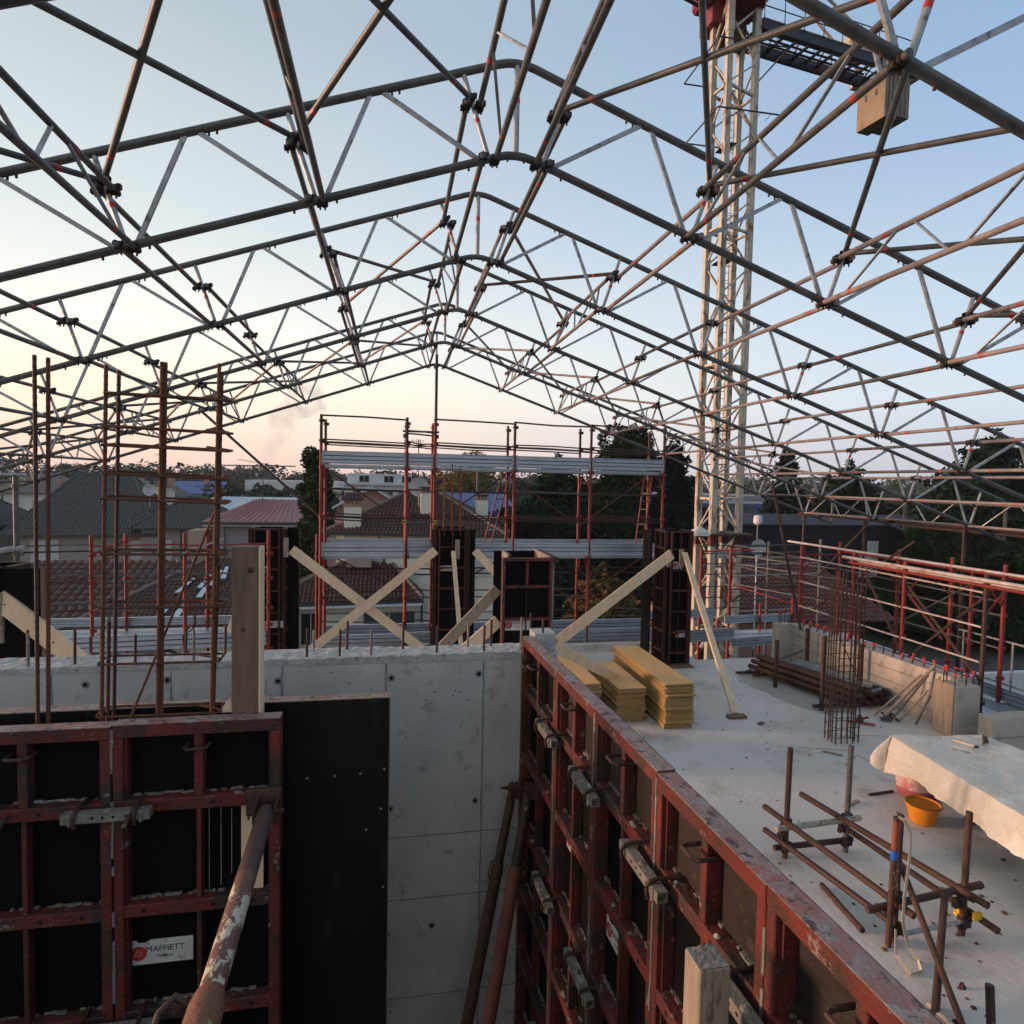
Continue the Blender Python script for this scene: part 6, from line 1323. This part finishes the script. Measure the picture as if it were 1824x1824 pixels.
# tree rows farther off
rr=random.Random(31)
rows=[(-31,86,7.9,3.0),(-20,92,9.6,3.6),(-14.5,86,9.0,3.0),(-12,116,11,4),(-24,98,9,3.5),(-17,84,8.4,2.6),(-6.5,82,8.6,3.2),(3.5,80,9.9,3.6),(6,92,10.6,4),(-1,90,8.8,3),(14,86,10.4,3.8),(19,92,11,4.2),(10.5,70,9.0,3),(13,64,9.3,3),(27,80,11.5,4.5),(33,90,11,4.6)]
for i,(x,y,h,r_) in enumerate(rows):
    tree('round_tree','distant rounded tree %s'%(['before the far houses on the left, leftmost','left of the white apartment block, tallest','just left of the white apartment block','behind the white apartment block, yellowish','left behind the dark hedge of trees','low, before the white block','between the evergreen and the scaffold','behind the villa dish, left one','behind the villa dish, right one','left behind the villa roof','right behind the blue roof','far right behind the blue roof','close behind the villa, left','close behind the villa, right','right of the crane, nearer','right of the crane, farther'][i]),x,y,h,r_,'round',100+i,2600,leaf_far if i!=3 else leaf_yel,.40,group='rounded trees in the middle distance')  # the tree behind the apartment block takes the yellowing leaves
g=G(); rr=random.Random(77); cs=[]
for i in range(520):
    a=R(rr.uniform(-52,66)); D_=rr.uniform(150,420); x=D_*math.sin(a); y=D_*math.cos(a); h=rr.uniform(7,11.5)*(1+D_/1100); r_=rr.uniform(4,9)
    cs.append((x,y,GZ+h*.55,r_,h*.52))
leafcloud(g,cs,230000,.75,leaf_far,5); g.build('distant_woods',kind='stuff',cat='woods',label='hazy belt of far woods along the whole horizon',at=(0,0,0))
# hedge mass dark at ground behind the scaffold
g=G(); cs=[]
for i in range(60): x=rr.uniform(12,46); y=rr.uniform(44,56); cs.append((x,y,GZ+rr.uniform(.5,3.2),rr.uniform(1.5,3),rr.uniform(1,2.2)))
for i in range(40): x=rr.uniform(6.5,16); y=rr.uniform(24,34); cs.append((x,y,GZ+rr.uniform(.3,1.3),rr.uniform(.8,1.6),rr.uniform(.6,1.2)))
leafcloud(g,cs,30000,.30,leaf_green,9); g.build('undergrowth',kind='stuff',cat='undergrowth',label='dark undergrowth below the conifers on the right',at=(0,0,0))
# ------------------------------------------------------------------ dishes, aerials, far crane, smoke
def dish(label,x,y,z,r_,zb,grp=None):
    t=T('satellite_dish',label,'satellite dish',(x,y,zb),grp); g=G(); vs=[];fs=[];n=20
    for j in range(5):
        q=j/4*r_
        for k in range(n): a=2*math.pi*k/n; vs.append((x+q*math.cos(a),y-.25*r_+(q/r_)**2*.22*r_*-1+.2*r_,z+q*math.sin(a)))
    for j in range(4):
        for k in range(n): k2=(k+1)%n; fs.append((j*n+k,j*n+k2,(j+1)*n+k2,(j+1)*n+k))
    g.add(vs,fs,dishm); t.part(g,'reflector',smooth=True); t.part(G().tube((x,y,zb),(x,y,z),.04,dishm,6),'mast'); t.part(G().tube((x,y-.1,z-r_*.8),(x-.05,y-r_*1.1,z-.1),.02,dishm,5),'feed_arm')
dish('large grey satellite dish on the villa roof beside the scaffold post',1.65,41,3.55,.62,2.2)
dish('left of two grey satellite dishes above the dark roof',-19.7,57,2.75,.5,1.2,'paired dishes above the dark roof'); dish('right of two grey satellite dishes above the dark roof',-18.2,57,2.45,.5,1.0,'paired dishes above the dark roof')
dish('pale satellite dish on a pole before the green tree right of the crane',17.52,28.1,1.04,.42,-4)
def aerial(label,x,y,z0,z1,n_=5,w_=.9):
    t=T('roof_aerial',label,'aerial',(x,y,z0),'television aerials'); t.part(G().tube((x,y,z0),(x,y,z1),.035,gutterm,5),'mast'); g=G(); g.tube((x-w_,y,z1-.15),(x+w_*.4,y,z1-.1),.02,gutterm,4)
    for i in range(n_): q=x-w_+w_*1.4*i/n_; g.tube((q,y-.3,z1-.3),(q,y+.3,z1+.05),.015,gutterm,4)
    t.part(g,'yagi')
aerial('tall thin aerial mast above the villa beside the narrow scaffold bay',1.62,41.3,2.5,6.6); aerial('aerial on the lilac roof before the apartment block',-9.9,52,2,4.3); aerial('aerial above the dark roof, left of the rebar cage',-28.5,62,3,5.6); aerial('aerial behind the left rebar cage bar',-19.9,60,2.6,5.0); aerial('aerial on the right wing of the grey house',-15.6,58,1.2,3.2); aerial('aerial on the far white block',-1.6,90,4.5,6.3); aerial('aerial among the far houses on the left',-33,100,3,7)
t=T('lamp_post','thin pole with small white basket on top, right of the crane foot','pole',(18.13,29.1,GZ)); t.part(G().tube((18.13,29.1,GZ),(18.13,29.1,2.1),.04,galv_dull,6),'pole'); t.part(G().lathe((18.13,29.1,2.1),[(.16,0),(.22,.1),(.20,.42),(.1,.46)],wall_white,10),'basket')
t=T('far_crane','tiny tower crane on the horizon under the smoke','crane',(-60,300,GZ)); cxx,cyy=-72,320
g=G(); g.box(cxx-.8,cxx+.8,cyy-.8,cyy+.8,GZ,9.5,crane_blk); t.part(g,'mast'); t.part(G().bar((cxx-9,cyy,9),(cxx+26,cyy,9.3),.9,.6,crane_blk),'jib'); t.part(G().bar((cxx,cyy,12),(cxx+16,cyy,9.5),.3,.3,crane_blk),'tie')
# smoke plume
sm_=bpy.data.materials.new('smoke_volume'); sm_.use_nodes=True; q=sm_.node_tree; q.nodes.clear(); oo=q.nodes.new('ShaderNodeOutputMaterial'); pv=q.nodes.new('ShaderNodeVolumePrincipled'); pv.inputs['Color'].default_value=(.62,.60,.66,1)
nn=q.nodes.new('ShaderNodeTexNoise'); nn.inputs['Scale'].default_value=.06; nn.inputs['Detail'].default_value=4; tcc=q.nodes.new('ShaderNodeTexCoord'); q.links.new(tcc.outputs['Object'],nn.inputs['Vector']); mp_=q.nodes.new('ShaderNodeMapRange'); mp_.inputs[1].default_value=.42; mp_.inputs[2].default_value=.62; mp_.inputs[4].default_value=.028; q.links.new(nn.outputs[0],mp_.inputs[0]); q.links.new(mp_.outputs[0],pv.inputs['Density']); q.links.new(pv.outputs[0],oo.inputs['Volume'])
g=G(); rs=[];pts=[]
for i in range(12): f=i/11; pts.append((-162+f*80+7*math.sin(f*7),731,-6+112*f)); rs.append(3+20*f*(1+.25*math.sin(i*2.1)) if i<11 else 8)
g.path(pts,rs,sm_,16); g.build('smoke_plume',kind='stuff',cat='smoke',label='grey smoke plume rising and drifting right above the horizon',at=(0,0,0),smooth=True)
# ------------------------------------------------------------------ evening haze
hz=bpy.data.materials.new('haze_volume'); hz.use_nodes=True; q=hz.node_tree; q.nodes.clear(); oo=q.nodes.new('ShaderNodeOutputMaterial'); pv=q.nodes.new('ShaderNodeVolumePrincipled')
pv.inputs['Color'].default_value=(.86,.88,.92,1); pv.inputs['Density'].default_value=.00025; q.links.new(pv.outputs[0],oo.inputs['Volume'])
G().box(-600,600,-600,600,-7.5,28,hz).build('haze',kind='stuff',at=(0,0,0),cat='haze',label='thin evening haze filling the air over the whole site')
